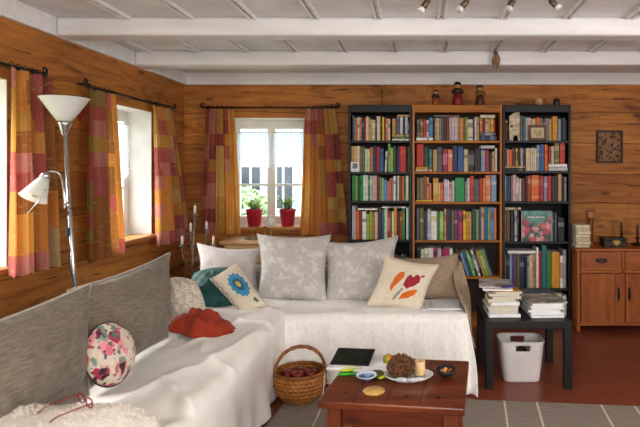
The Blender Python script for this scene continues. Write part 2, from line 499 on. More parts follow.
curtain((-1.08, 5.08, 0), (-.80, 5.08, 0), (-1.12, 5.06, 0), (-.67, 5.06, 0), 2.005, .82,
        ['pprgy', 'rrbgy', 'oporm', 'oobrm', 'oogoy', 'oogrm', 'togry', 'tooyg', 'toogy', 'ooprm'], 3.3, .026,
        'patchwork curtain between the potted plants window and the black bookcase', (0, 1, 0), 3.0)
# little red hanging heart on the side wall rod
bm = new_bm()
hp = []
for k in range(28):
    a = 2 * PI * k / 28
    hx = 16 * math.sin(a) ** 3; hz = 13 * math.cos(a) - 5 * math.cos(2 * a) - 2 * math.cos(3 * a) - math.cos(4 * a)
    hp.append((hx * .0028, hz * .0028))
hc = V((-2.205, 3.5, 1.785))
fr = [bm.verts.new(hc + V((.006, u, w))) for u, w in hp]; bk = [bm.verts.new(hc + V((-.006, u, w))) for u, w in hp]
bm.faces.new(fr); bm.faces.new(bk[::-1])
for k in range(28): bm.faces.new((fr[k], fr[(k + 1) % 28], bk[(k + 1) % 28], bk[k]))
o = obj('hanging_heart', bm, M('#8c2222', .5)); tag(o, 'small dark red heart hanging beside the iron rod finial', 'ornament')
bm = new_bm(); tube(bm, [hc + V((0, 0, .03)), hc + V((.02, .04, .215))], .0015, 6); obj('string', bm, M('#33251c', .8), o)

# ------------------------------------------------------------------ bookcases
blk = M('#0f1012', .5, .25, 12)
blkback = M('#0b0b0c', .7, .2, 10)
pine = wood('warm_pine', '#80460f', '#aa6a1c', '#c0802c', 'x', .6)
pinez = wood('warm_pine_upright', '#80460f', '#aa6a1c', '#c0802c', 'z', .45)
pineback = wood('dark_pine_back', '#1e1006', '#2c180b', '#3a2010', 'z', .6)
YC = 4.91
def zc(py): return CAMZ - (py - PY) * YC / F
def xc(px): return (px - PX) * YC / F
def bookcase(x0, x1, py_shelves, label, mh, mv, mb, th=.022, yf=YC):
    top = 2.02
    R = thing('bookcase', ((x0 + x1) / 2, (yf + YB) / 2, 0), label, 'bookcase')
    yb = YB - .012
    bxo('side_panel', (x0, yf, 0), (x0 + th, yb, top), mv, R)
    bxo('side_panel', (x1 - th, yf, 0), (x1, yb, top), mv, R)
    bxo('top_panel', (x0 + th, yf, top - .068), (x1 - th, yb, top), mh, R)
    bxo('back_panel', (x0 + th, yb - .008, 0), (x1 - th, yb, top - .068), mb, R, 0)
    for py in py_shelves:
        z = zc(py); bxo('shelf', (x0 + th, yf + .004, z - .022), (x1 - th, yb - .008, z), mh, R)
    bxo('plinth', (x0 + th, yf + .01, 0), (x1 - th, yf + .025, .07), mh, R)
    return R
BX = dict(L=(xc(348.3), xc(411.7)), M_=(xc(412.3), xc(502.2)), R=(xc(502.8), xc(571)))
LSH = [140.6, 172.0, 200.8, 239.8, 276, 318]
MSH = [140.6, 171.5, 201.8, 240.2, 276.8, 318]
RSH = [140.6, 171.0, 201.3, 241.6, 288.5, 319]
bookcase(*BX['L'], LSH, 'tall black bookcase standing closest to the window with red pots', blk, blk, blkback)
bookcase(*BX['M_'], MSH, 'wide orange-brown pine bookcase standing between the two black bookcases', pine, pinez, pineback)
bookcase(*BX['R'], RSH, 'tall black bookcase standing beside the wooden sideboard', blk, blk, blkback)

COLS = dict(
    cream=('cream', '#d3c8ae'), tan=('tan', '#b8955c'), beige=('beige', '#c2b493'), grey=('grey', '#84868a'), slate=('slate grey', '#525a66'),
    lightgrey=('pale grey', '#bdbfc0'), silver=('silver grey', '#a5abb0'), white=('white', '#e4e3de'), orange=('orange', '#d4661f'),
    navy=('navy blue', '#1d2d52'), blue=('blue', '#27558f'), sky=('sky blue', '#4a8ec0'), steel=('steel blue', '#7d98b4'), teal=('teal', '#1d6a78'),
    red=('red', '#b5241c'), crimson=('crimson', '#9c1f35'), maroon=('maroon', '#5e1f22'), salmon=('salmon pink', '#d27a5c'), blush=('blush pink', '#cfa79c'),
    black=('black', '#15161a'), yellow=('yellow', '#dcb820'), gold=('golden yellow', '#c98e1f'), olive=('olive', '#6d6a2c'), green=('green', '#2f7f35'),
    dgreen=('dark green', '#1c4a33'), emerald=('emerald green', '#189150'), lgreen=('light green', '#86b862'), mint=('mint', '#bcd6bd'),
    sage=('sage green', '#7f9470'), lime=('lime green', '#8fb026'), lav=('lavender', '#b9b2c6'), purple=('purple', '#5e3a6e'), mauve=('mauve', '#8f7f97'),
    taupe=('taupe', '#7d6c5c'), brown=('brown', '#6b4226'), rust=('rust brown', '#9a4a22'), magenta=('magenta', '#b02a68'))
def cov(c): return M(COLS[c][1], .5, .12, 25)
pages = M('#cfc8b8', .85, .12, 90, (1, 1, 4))
ACC = [M('#e6dfc8', .55, .1), M('#c9a24a', .5, .1), M('#2b2b2e', .5, .1), M('#f0efea', .5, .05), M('#8a2a24', .55, .1)]
ORD = 'zero first second third fourth fifth sixth seventh eighth ninth tenth eleventh twelfth thirteenth fourteenth fifteenth sixteenth seventeenth eighteenth nineteenth twentieth twenty-first twenty-second twenty-third twenty-fourth twenty-fifth twenty-sixth twenty-seventh twenty-eighth twenty-ninth thirtieth thirty-first thirty-second thirty-third thirty-fourth'.split()
def book_mesh(w, d, h, col, spine='y', bands=None, accent=None):
    "bound book standing upright: spine at y=0 facing -y, pages at top, bottom and fore edge"
    bm = new_bm()
    zs = [0, .004] + (bands or []) + [h - .004, h]
    hw = w / 2
    xs = [-hw, -hw + min(.0022, w * .2), hw - min(.0022, w * .2), hw]
    r = min(.004, w * .25)
    ring = [(-hw, d), (-hw, r), (-hw + r * .8, 0), (hw - r * .8, 0), (hw, r), (hw, d)]
    lay = [[bm.verts.new((x, y, z)) for x, y in ring] for z in zs]
    for k in range(len(zs) - 1):
        for i in range(5):
            f = bm.faces.new((lay[k][i], lay[k][i + 1], lay[k + 1][i + 1], lay[k + 1][i]))
            if bands and k >= 2 and k % 2 == 0 and k < len(zs) - 3 and i in (1, 2, 3): f.material_index = 2
        f = bm.faces.new((lay[k][5], lay[k][0], lay[k + 1][0], lay[k + 1][5])); f.material_index = 1
    f = bm.faces.new(lay[0][::-1]); f.material_index = 1
    f = bm.faces.new(lay[-1])
    r2 = bmesh.ops.inset_individual(bm, faces=[f], thickness=min(.0022, w * .18), depth=-.003)
    f.material_index = 1
    return bm
nbook = [0]
ACCH = ['#e6dfc8', '#c9a24a', '#2b2b2e', '#f0efea', '#8a2a24']
def accent(col, other):
    a, b = COLS[col][1].lstrip('#'), other.lstrip('#')
    return M('#' + ''.join('%02x' % int(int(a[i:i+2], 16) * .58 + int(b[i:i+2], 16) * .42) for i in (0, 2, 4)), .55, .15, 60)
def add_book(x0, x1, z0, z1, yf, depth, col, label, group, lean=0.0, flat=False, plain=False):
    rnd = random.Random(nbook[0] * 31 + 5); nbook[0] += 1
    acc = accent(col, rnd.choice(ACCH))
    if flat: w, h = z1 - z0, x1 - x0
    else: w, h = x1 - x0 - .0006, z1 - z0
    w = max(w, .004)
    s = rnd.random()
    if s < .5 or plain: bands = None
    elif s < .75: a = rnd.uniform(.55, .72); bands = [h * a, h * (a + rnd.uniform(.08, .2))]
    elif s < .9: bands = [h * .12, h * .2, h * .62, h * .84]
    else: bands = [h * .3, h * .8]
    bm = book_mesh(w, depth, h, col, bands=bands)
    bmesh.ops.recalc_face_normals(bm, faces=bm.faces)
    me = bpy.data.meshes.new('book'); bm.to_mesh(me); bm.free()
    for x in (cov(col), pages, acc): me.materials.append(x)
    o = bpy.data.objects.new('book', me); COL.objects.link(o)
    if flat:
        o.rotation_euler = (0, PI / 2 + lean, 0)
        o.location = (x0, yf, (z0 + z1) / 2)
    else:
        o.location = ((x0 + x1) / 2, yf, z0 + abs(math.sin(lean)) * w / 2); o.rotation_euler = (0, lean, 0)
    return tag(o, label, 'book', group)
CASEN = {'L': 'black bookcase nearest the window', 'M_': 'orange-brown bookcase', 'R': 'black bookcase beside the sideboard'}
SHN = ['top', 'second', 'third', 'fourth', 'fifth']
def shelf(case, k, ox, oy, sc, base, rows, flats=(), depth=.19):
    """rows: (x0, x1, ytop, colour[, ybase[, lean]]) measured in an enlarged detail of the shelf; flats: (x0,x1,ytop,ybot,colour,where[,lean])"""
    zs = zc({'L': LSH, 'M_': MSH, 'R': RSH}[case][k])
    zb0 = zc(oy + base / sc)
    grp = 'books standing on the %s shelf of the %s' % (SHN[k], CASEN[case])
    lo, hi = BX[case][0] + .0235, BX[case][1] - .0235
    n = 0
    for r in sorted(rows, key=lambda r: r[0]):
        n += 1
        x0, x1 = max(lo, xc(ox + r[0] / sc)), min(hi, xc(ox + r[1] / sc))
        off = zs - zb0
        z1 = zc(oy + r[2] / sc) + off
        z0 = zs + .0006 if len(r) < 5 or r[4] is None else zc(oy + r[4] / sc) + off
        lean = r[5] if len(r) > 5 else 0.0
        word = 'thin book' if (x1 - x0) < .018 else ('thick book' if (x1 - x0) > .045 else 'book')
        lab = '%s %s, %s from left, %s shelf of %s' % (COLS[r[3]][0], word, ORD[n], SHN[k], CASEN[case])
        add_book(x0, x1, z0, z1, YC + .012 + random.uniform(0, .014), depth - random.uniform(0, .03), r[3], lab, grp, lean)
    for f in flats:
        x0, x1 = max(lo, xc(ox + f[0] / sc)), min(hi, xc(ox + f[1] / sc))
        off = zs - zb0
        zt, zb = zc(oy + f[2] / sc) + off, zc(oy + f[3] / sc) + off
        lab = '%s book flat %s, %s shelf of %s' % (COLS[f[4]][0], f[5], SHN[k], CASEN[case])
        add_book(x0, x1, zb, zt - .0004, YC + .008, .18, f[4], lab, 'books lying flat on the bookcase shelves', f[6] if len(f) > 6 else 0, True)

S9 = 9.143
shelf('L', 0, 345, 102, S9, 352, [(65, 80, 120, 'slate'), (80, 97, 140, 'grey'), (97, 112, 145, 'orange'), (112, 131, 135, 'cream'), (131, 150, 138, 'tan'),
    (150, 172, 150, 'navy'), (172, 190, 140, 'red'), (190, 214, 130, 'cream'), (214, 240, 150, 'tan'), (240, 275, 160, 'beige'), (276, 288, 130, 'black'),  # closing black strip stands in for the dark gap between two books
    (288, 322, 128, 'cream'), (322, 338, 140, 'black'), (338, 358, 135, 'yellow'), (359, 368, 150, 'black'), (368, 392, 145, 'salmon'), (392, 412, 150, 'cream'),
    (430, 462, 150, 'tan', 293), (465, 500, 135, 'slate', 293), (500, 530, 135, 'lightgrey', 293), (530, 548, 140, 'black', 293), (548, 574, 135, 'lav', 293), (576, 594, 165, 'teal', 293)],
    [(430, 595, 294, 318, 'tan', 'topmost of three'), (435, 570, 319, 333, 'green', 'middle of three'), (430, 596, 334, 351, 'white', 'lowest of three'), (478, 596, 112, 134, 'tan', 'across upright ones')])
shelf('L', 1, 345, 138, S9, 308, [(52, 78, 70, 'tan'), (78, 104, 72, 'beige'), (104, 132, 68, 'cream'), (132, 155, 75, 'taupe'), (155, 180, 75, 'olive'), (180, 200, 95, 'mint'),
    (200, 222, 95, 'mint'), (222, 236, 85, 'orange'), (236, 252, 80, 'tan'), (252, 283, 70, 'navy'), (283, 316, 75, 'crimson'), (316, 352, 92, 'blue'), (360, 382, 115, 'lightgrey', None, .05),
    (392, 412, 50, 'lgreen'), (412, 440, 85, 'lgreen'), (440, 465, 70, 'dgreen'), (468, 484, 85, 'black'), (484, 502, 75, 'purple'), (502, 556, 72, 'red'), (560, 572, 80, 'black'), (575, 588, 70, 'olive')])
shelf('L', 2, 345, 168, S9, 298, [(62, 92, 65, 'green'), (92, 110, 70, 'lgreen'), (110, 136, 75, 'dgreen'), (136, 163, 68, 'emerald'), (163, 188, 62, 'mint'), (188, 208, 65, 'white'), (208, 226, 68, 'green'),
    (226, 250, 70, 'lav'), (252, 270, 70, 'cream'), (270, 290, 68, 'blush'), (290, 312, 70, 'maroon'), (312, 332, 85, 'grey'), (332, 354, 90, 'lgreen'), (354, 384, 108, 'sky'), (384, 404, 120, 'salmon'),
    (404, 424, 95, 'orange'), (424, 442, 85, 'grey'), (442, 462, 70, 'white'), (462, 476, 72, 'teal'), (476, 494, 70, 'cream'), (494, 520, 72, 'brown'), (520, 540, 72, 'orange'), (540, 556, 75, 'green'),
    (556, 580, 68, 'mint'), (582, 594, 75, 'sage')])
shelf('L', 3, 345, 202, S9, 343, [(60, 80, 30, 'lav'), (80, 97, 40, 'lightgrey'), (97, 130, 78, 'orange'), (130, 156, 82, 'brown'), (156, 194, 84, 'white'), (194, 220, 110, 'lgreen'), (220, 252, 86, 'lime'), (252, 268, 100, 'orange'),
    (268, 298, 90, 'lightgrey'), (300, 330, 50, 'maroon'), (332, 357, 70, 'teal'), (357, 388, 57, 'mint'), (388, 412, 85, 'red'), (412, 428, 90, 'olive'), (428, 446, 85, 'white'), (446, 474, 57, 'gold'), (476, 502, 85, 'maroon'),
    (502, 520, 80, 'rust'), (520, 548, 57, 'green'), (560, 574, 50, 'white'), (575, 594, 40, 'silver')],
    [(112, 295, 55, 73, 'white', 'aslant'), (336, 556, 40, 55, 'white', 'across upright ones')])
shelf('L', 4, 345, 240, 5.333, 180, [(40, 60, 60, 'navy'), (60, 84, 55, 'slate'), (84, 110, 60, 'brown'), (110, 140, 58, 'grey'), (140, 165, 60, 'tan'), (165, 190, 56, 'black'), (190, 215, 62, 'crimson'), (215, 240, 60, 'white'),
    (240, 262, 64, 'beige'), (262, 280, 80, 'black'), (280, 296, 85, 'tan'), (296, 312, 78, 'black'), (312, 328, 82, 'teal'), (328, 344, 90, 'white')])
def jn(a, b, off): return a + [(r[0] + off, r[1] + off) + tuple(r[2:]) for r in b]
shelf('M_', 0, 410, 102, 9.7, 372, jn([(65, 98, 165, 'taupe', 338), (98, 130, 160, 'olive', 338), (130, 158, 165, 'red', 338), (158, 184, 170, 'lightgrey', 338), (184, 222, 150, 'sky', 338), (224, 242, 150, 'black'), (242, 262, 150, 'tan'),
    (262, 285, 150, 'beige'), (285, 305, 150, 'grey'), (305, 328, 150, 'slate'), (330, 355, 142, 'maroon'), (355, 380, 142, 'brown'), (382, 402, 145, 'blush'), (402, 435, 145, 'lav'), (435, 462, 142, 'lightgrey'), (462, 482, 145, 'salmon')],
    [(48, 80, 150, 'tan'), (82, 92, 150, 'orange'), (92, 108, 145, 'olive'), (108, 124, 145, 'lgreen'), (124, 176, 165, 'cream'), (178, 190, 170, 'black'), (190, 216, 140, 'lav'), (216, 238, 140, 'tan'),
     (244, 262, 155, 'tan', 290), (262, 280, 155, 'red', 290), (282, 298, 160, 'brown', 290), (298, 320, 160, 'cream', 290), (320, 345, 160, 'tan', 290), (345, 378, 155, 'gold', 290), (378, 392, 170, 'red', 290)], 436.5),
    [(62, 222, 340, 370, 'white', 'under five upright books'), (230, 480, 124, 139, 'grey', 'across upright ones'), (684, 830, 292, 324, 'slate', 'upper of two'), (684, 842, 326, 370, 'navy', 'lower of two'), (682, 826, 120, 152, 'cream', 'across upright ones')])
shelf('M_', 1, 410, 138, 10.68, 355, jn([(70, 148, 62, 'red', 303), (150, 197, 95, 'dgreen', 303), (200, 240, 115, 'teal', 330), (246, 292, 120, 'tan'), (292, 345, 95, 'slate'), (350, 402, 118, 'crimson'), (404, 456, 120, 'salmon'), (458, 508, 80, 'navy')],
    [(30, 93, 90, 'blue'), (95, 142, 118, 'beige'), (142, 210, 130, 'black'), (210, 275, 112, 'black'), (278, 325, 125, 'steel'), (325, 365, 125, 'crimson'), (365, 395, 150, 'black'), (395, 428, 140, 'tan'), (429, 455, 105, 'lightgrey')], 480.6),
    [(62, 235, 332, 353, 'cream', 'lower of two'), (62, 197, 305, 330, 'gold', 'upper of two'), (756, 905, 76, 110, 'lightgrey', 'across upright ones')])
shelf('M_', 2, 410, 168, 10.68, 361, jn([(72, 100, 105, 'olive', 340), (100, 148, 105, 'taupe', 340), (148, 175, 92, 'rust', 340), (175, 205, 100, 'tan', 340), (205, 230, 165, 'salmon', 340), (246, 308, 108, 'gold'), (308, 325, 160, 'cream'), (325, 360, 155, 'orange'),
    (362, 400, 120, 'lav'), (400, 418, 130, 'white'), (418, 448, 150, 'blush'), (448, 478, 135, 'lav'), (482, 584, 105, 'emerald')],
    [(105, 130, 140, 'grey'), (130, 160, 110, 'lightgrey'), (162, 205, 85, 'red'), (205, 262, 120, 'slate'), (262, 298, 110, 'red'), (298, 325, 110, 'gold'), (325, 385, 78, 'salmon'), (387, 445, 75, 'steel')], 480.6),
    [(62, 243, 342, 359, 'yellow', 'under five upright books')])
shelf('M_', 3, 410, 202, 9.28, 352, jn([(60, 92, 60, 'slate'), (92, 128, 58, 'olive'), (128, 160, 90, 'navy'), (160, 196, 65, 'silver'), (196, 250, 85, 'white'), (250, 275, 90, 'green'), (275, 312, 85, 'lgreen'), (315, 340, 65, 'tan'), (340, 382, 75, 'navy'), (384, 410, 80, 'olive'), (410, 444, 80, 'purple')],
    [(28, 72, 80, 'magenta'), (75, 105, 80, 'yellow'), (105, 130, 90, 'gold'), (130, 155, 90, 'tan'), (160, 195, 65, 'dgreen'), (195, 225, 70, 'sage'), (228, 246, 50, 'slate'), (246, 272, 50, 'blush'), (272, 305, 48, 'teal'), (305, 335, 50, 'sage'), (335, 365, 48, 'sky'), (365, 388, 55, 'salmon')], 417.6))
LN = -.31
shelf('M_', 4, 385, 240, 5.333, 195, [(170, 190, 52, 'black'), (190, 210, 50, 'mint'), (210, 232, 45, 'white'), (232, 258, 42, 'white'), (258, 280, 42, 'magenta'), (280, 300, 45, 'lightgrey'), (300, 315, 55, 'crimson'), (315, 345, 45, 'magenta'), (345, 362, 45, 'white')]
    + [(a, b, tp, c, None, LN) for a, b, tp, c in ((405, 420, 75, 'cream'), (421, 436, 62, 'black'), (437, 452, 66, 'steel'), (453, 470, 60, 'teal'), (471, 486, 55, 'lgreen'), (487, 499, 60, 'dgreen'), (500, 512, 48, 'white'), (513, 526, 44, 'black'), (527, 540, 50, 'tan'), (541, 555, 52, 'lime'), (556, 571, 48, 'sage'), (572, 580, 45, 'teal'))])
shelf('R', 0, 500, 102, 8.533, 328, [(178, 192, 115, 'grey'), (195, 220, 120, 'teal'), (222, 240, 130, 'lightgrey'), (240, 270, 130, 'blush'), (272, 308, 140, 'beige'), (312, 350, 130, 'orange'), (350, 370, 135, 'grey'), (372, 392, 140, 'purple'), (392, 420, 135, 'grey'),
    (420, 448, 140, 'tan'), (450, 495, 120, 'gold'), (500, 525, 140, 'steel'), (528, 543, 130, 'black'), (545, 560, 130, 'slate'), (562, 576, 150, 'black')])
shelf('R', 1, 500, 138, 8.533, 282, [(40, 60, 85, 'maroon', 240), (60, 78, 95, 'tan', 240), (78, 105, 105, 'orange', 240), (105, 135, 85, 'maroon', 240), (138, 155, 85, 'yellow', 240), (155, 178, 95, 'black', 240), (178, 200, 85, 'silver', 240), (200, 216, 85, 'maroon', 240),
    (225, 244, 85, 'cream'), (245, 262, 85, 'cream'), (263, 280, 85, 'cream'), (281, 298, 85, 'cream'), (299, 317, 85, 'cream'), (318, 341, 60, 'steel'), (342, 382, 55, 'blue'), (385, 413, 55, 'orange'), (418, 440, 70, 'crimson', 220), (440, 465, 70, 'beige', 220), (468, 512, 40, 'olive', 220), (515, 560, 35, 'red', 220)],
    [(34, 215, 258, 281, 'black', 'under eight upright books'), (34, 216, 241, 256, 'tan', 'directly under upright books'), (416, 575, 221, 248, 'white', 'upper of two'), (416, 578, 249, 281, 'lightgrey', 'lower of two')])
shelf('R', 2, 500, 168, 8.533, 282, [(35, 54, 60, 'silver'), (55, 97, 70, 'navy'), (98, 112, 65, 'grey'), (112, 140, 55, 'blush'), (140, 165, 75, 'silver'), (168, 187, 90, 'cream'), (188, 220, 85, 'maroon'), (222, 240, 65, 'maroon'), (240, 268, 65, 'rust'), (270, 336, 60, 'orange'),
    (338, 374, 65, 'crimson'), (376, 409, 70, 'mauve'), (410, 442, 65, 'red'), (445, 498, 70, 'black'), (500, 532, 50, 'tan'), (535, 551, 65, 'black'), (552, 572, 75, 'grey')])
shelf('R', 3, 500, 202, 8.533, 337, [(32, 55, 70, 'taupe'), (55, 88, 70, 'brown'), (92, 120, 75, 'black'), (125, 150, 72, 'silver'), (150, 166, 80, 'black'), (440, 452, 85, 'silver'), (454, 470, 90, 'black'), (472, 492, 95, 'slate'), (500, 555, 140, 'black')],
    [(32, 180, 46, 68, 'beige', 'across upright ones')])
shelf('R', 4, 500, 240, 7.76, 376, [(25, 50, 120, 'grey'), (55, 75, 112, 'black'), (75, 98, 108, 'steel'), (98, 134, 110, 'purple'), (135, 155, 112, 'olive'), (155, 190, 112, 'navy'), (192, 214, 130, 'black'), (215, 230, 130, 'silver'), (230, 258, 115, 'beige'), (258, 282, 115, 'tan'),
    (285, 305, 60, 'white'), (305, 327, 90, 'crimson'), (328, 367, 50, 'teal'), (368, 402, 90, 'green'), (405, 468, 95, 'gold'), (470, 494, 125, 'white'), (496, 520, 80, 'silver')],
    [(62, 278, 84, 107, 'white', 'across upright ones')])
# books glimpsed on the lowest shelf behind the magazines
zs5 = zc(RSH[5])
for i, (a, b, tp, c) in enumerate(((505, 510, 296, 'grey'), (511, 517, 294, 'navy'), (518, 524, 297, 'crimson'), (525, 531, 293, 'brown'), (532, 537, 296, 'tan'), (538, 543, 295, 'slate'), (544, 549, 294, 'white'), (550, 556, 293, 'yellow'), (557, 562, 294, 'cream'), (563, 567, 296, 'white'))):
    add_book(xc(a), xc(b), zs5 + .0006, zc(tp), YC + .015, .19, c, '%s book, %s from left in the lowest row behind the magazine piles' % (COLS[c][0], ORD[i + 1]), 'books in the lowest row behind the magazines')

# the booklet sagging over the short books, picture frame, relief, face-out book, thermometer
def sag(u, v):
    x = xc(503.9) + (xc(540) - xc(503.9)) * u
    return V((x, YC + .015 + .17 * v, zc(149.6) + .022 * (2 * u - 1) ** 2 - .0))
bm = new_bm(); grid(bm, 16, 4, sag); smooth(bm)
o = obj('booklet', bm, M('#b9b7b0', .6)); o.modifiers.new('thick', 'SOLIDIFY').thickness = .003
o.location.z += -.012
tag(o, 'thin pale booklet sagging across the short books beside the sideboard', 'booklet')
R = thing('photo_frame', (xc(537.3), YC + .004, zc(RSH[0])), 'brown wooden photo frame with cream mount leaning before the top shelf books', 'photo frame')
fw = wood('frame_walnut', '#3a2012', '#5b3620', '#71482c', 'x')
a, b, z0, z1 = xc(528.6), xc(546.5), zc(RSH[0]) + .001, zc(125.2)
for q in (((a, z0), (a + .022, z1)), ((b - .022, z0), (b, z1)), ((a + .022, z0), (b - .022, z0 + .022)), ((a + .022, z1 - .022), (b - .022, z1))):
    bxo('frame', (q[0][0], YC - .008, q[0][1]), (q[1][0], YC + .008, q[1][1]), fw, R)
bxo('mount', (a + .02, YC - .002, z0 + .02), (b - .02, YC + .004, z1 - .02), M('#c9bb9a', .7), R, 0)
bxo('picture', (a + .045, YC - .004, z0 + .042), (b - .045, YC - .002, z1 - .042), M('#b3a37f', .7, .3, 60), R, 0)
# cream stone relief with an arch
R = thing('stone_relief', (xc(514.5), YC + .03, zc(RSH[0])), 'cream carved stone relief with an arched opening on the top shelf', 'ornament')
stone = M('#c6bca2', .8, .22, 30, bump=.3)
x0, x1, z0, z1 = xc(509.6), xc(520), zc(RSH[0]) + .001, zc(112.2)
bm = new_bm(); n = 14; xm = x0 + (x1 - x0) * .62; ra = (x1 - x0) * .33
out = [(x0, z0), (x0, z1 - .03), (x0 + .035, z1 - .01), (x0 + .05, z1), (x1, z1), (x1, z0), (xm + ra * .8, z0)]
out += [(xm + ra * .8 * math.cos(k / n * PI), z0 + .05 * math.sin(k / n * PI)) for k in range(1, n)] + [(xm - ra * .8, z0)]
A = [bm.verts.new((x, YC + .015, z)) for x, z in out]; B = [bm.verts.new((x, YC + .055, z)) for x, z in out]
bm.faces.new(A); bm.faces.new(B[::-1])
for k in range(len(out)): bm.faces.new((A[k], A[(k + 1) % len(out)], B[(k + 1) % len(out)], B[k]))
obj('slab', bm, stone, R)
bm = new_bm(); lathe(bm, [(0, -.004), (.012, -.002), (.012, .004), (0, .006)], (x0 + .022, YC + .014, z0 + .13), 12, mat=Matrix.Rotation(PI / 2, 4, 'X')); obj('boss', bm, M('#4a4034', .8), R, 40)
# small brown statuette left of it
R = thing('statuette', (xc(506.6), YC + .04, zc(RSH[0])), 'small brown statuette with pale cap standing left of the stone relief', 'ornament')
zz = zc(RSH[0]) + .001
bm = new_bm(); lathe(bm, [(.018, 0), (.019, .01), (.014, .03), (.016, .09), (.019, .13), (.012, .16), (0, .162)], (xc(506.7), YC + .04, zz), 14); obj('body', bm, M('#6e4118', .5), R, 50)
bm = new_bm(); lathe(bm, [(.011, .155), (.015, .17), (.013, .185), (0, .195)], (xc(506.7), YC + .04, zz), 14); obj('head', bm, M('#a58d70', .6), R, 50)
# face-out illustrated book
t = NT('flower_photo_cover')
uv = t.coord('UV')
x, y, z = t.sep(uv)
c = t.ramp(t.noise(uv, 3, 4), [(.3, '#2c5c57'), (.6, '#6fa39a'), (.8, '#93bcae')])
dn = t.node('ShaderNodeTexNoise'); t.link(uv, dn.inputs['Vector']); dn.inputs['Scale'].default_value = 16
ds = t.node('ShaderNodeVectorMath'); ds.operation = 'SCALE'; t.link(dn.outputs['Color'], ds.inputs[0]); ds.inputs['Scale'].default_value = .16
da = t.node('ShaderNodeVectorMath'); da.operation = 'ADD'; t.link(uv, da.inputs[0]); t.link(ds.outputs[0], da.inputs[1])
pk = t.vor(da.outputs[0], 4.6); pc = t.vor(da.outputs[0], 4.6, out='Color')
fl = t.mix(.5, t.ramp(t.sep(pc)[0], [(0, '#d3576f'), (.35, '#e8a2a8'), (.6, '#c9836a'), (.8, '#e9d8d2')], 'CONSTANT'), t.ramp(pk, [(.1, '#ffffff'), (.6, '#7a4a52')]), 'MULTIPLY')
low = t.ramp(t.math('ADD', y, t.math('MULTIPLY', t.math('ABSOLUTE', t.math('SUBTRACT', x, .48)), -.75)), [(.42, 1.0), (.48, 0.0)])
msk = t.math('MULTIPLY', low, t.ramp(pk, [(.5, 1.0), (.62, 0.0)]))
c = t.mix(msk, c, fl)
base_dark = t.math('MULTIPLY', low, t.ramp(pk, [(.5, 0.0), (.62, .6)]))
c = t.mix(base_dark, c, '#1d1a18')
cover_m = t.fin(c, .35)
zb = zc(RSH[3]) + .001
R = thing('picture_book', (xc(536.3), YC - .0, zb), 'large picture book with pink flowers on a teal cover, standing face out', 'book')
x0, x1 = xc(521.8), xc(551.2); h = zc(210.8) - zb
bm = new_bm(); box2(bm, (x0 + .003, YC + .004, zb + .003), (x1 - .003, YC + .02, zb + h - .003)); obj('page_block', bm, pages, R)
bm = new_bm(); grid(bm, 6, 6, lambda u, v: V((x0 + (x1 - x0) * u, YC, zb + h * v))); obj('front_cover', bm, cover_m, R)
bm = new_bm(); box2(bm, (x0, YC + .02, zb), (x1, YC + .023, zb + h)); obj('back_cover', bm, cov('teal'), R)
bm = new_bm(); box2(bm, (x0 - .002, YC, zb), (x0 + .001, YC + .023, zb + h)); obj('spine', bm, cov('white'), R)
# title strokes: pale unreadable line of lettering
bm = new_bm()
xx = x0 + .055
for k in range(9):
    wl = .008 + .006 * ((k * 7) % 3) / 2
    if k == 4: xx += .012
    box2(bm, (xx, YC - .0012, zb + h * .77), (xx + wl, YC - .0004, zb + h * .815)); xx += wl + .005
o = obj('cover_lettering', bm, M('#e9e6dd', .5), R)
# digital thermometer
R = thing('thermometer', (xc(355), YC - .004, zc(LSH[1])), 'small white digital thermometer with grey display on the second shelf', 'thermometer')
z0 = zc(LSH[1]) + .0008; x0, x1 = xc(350.8), xc(359.4); z1 = zc(161.8)
bxo('case', (x0, YC - .005, z0), (x1, YC + .011, z1), M('#dfe0de', .4, .05), R, .004)
bxo('display', (x0 + .016, YC - .0065, z0 + .03), (x1 - .016, YC - .0045, z1 - .014), M('#5a6355', .3, .2, 60), R, .001)
bxo('button', (x0 + .03, YC - .0065, z0 + .008), (x1 - .03, YC - .0045, z0 + .017), M('#b4b6b6', .4), R, .001)

# ------------------------------------------------------------------ ornaments on top of the bookcases
TOPZ = 2.0205
brass = M('#8a6a30', .35, .2, 30, metal=.9)
R = thing('menorah', (xc(382), 5.03, TOPZ), 'thin brass branched candelabrum standing on the black bookcase top', 'candelabrum')
c0 = V((xc(382) * 5.03 / YC, 5.03, TOPZ))
bm = new_bm(); lathe(bm, [(.03, 0), (.03, .006), (.01, .014), (.005, .03), (.004, .2), (0, .2)], c0, 14); obj('stem', bm, brass, R, 50)
for k in (1, 2, 3, 4):
    r = .024 * k
    bm = new_bm(); tube(bm, [c0 + V((r * math.cos(a), 0, .188 - r * math.sin(a))) for a in [PI * q / 14 for q in range(15)]], .0032, 6); obj('branch', bm, brass, R, 60)
    for s in (-1, 1):
        bm = new_bm(); lathe(bm, [(.004, 0), (.009, .004), (.007, .014), (0, .014)], c0 + V((s * r, 0, .187)), 8); obj('candle_cup', bm, brass, R, 60)
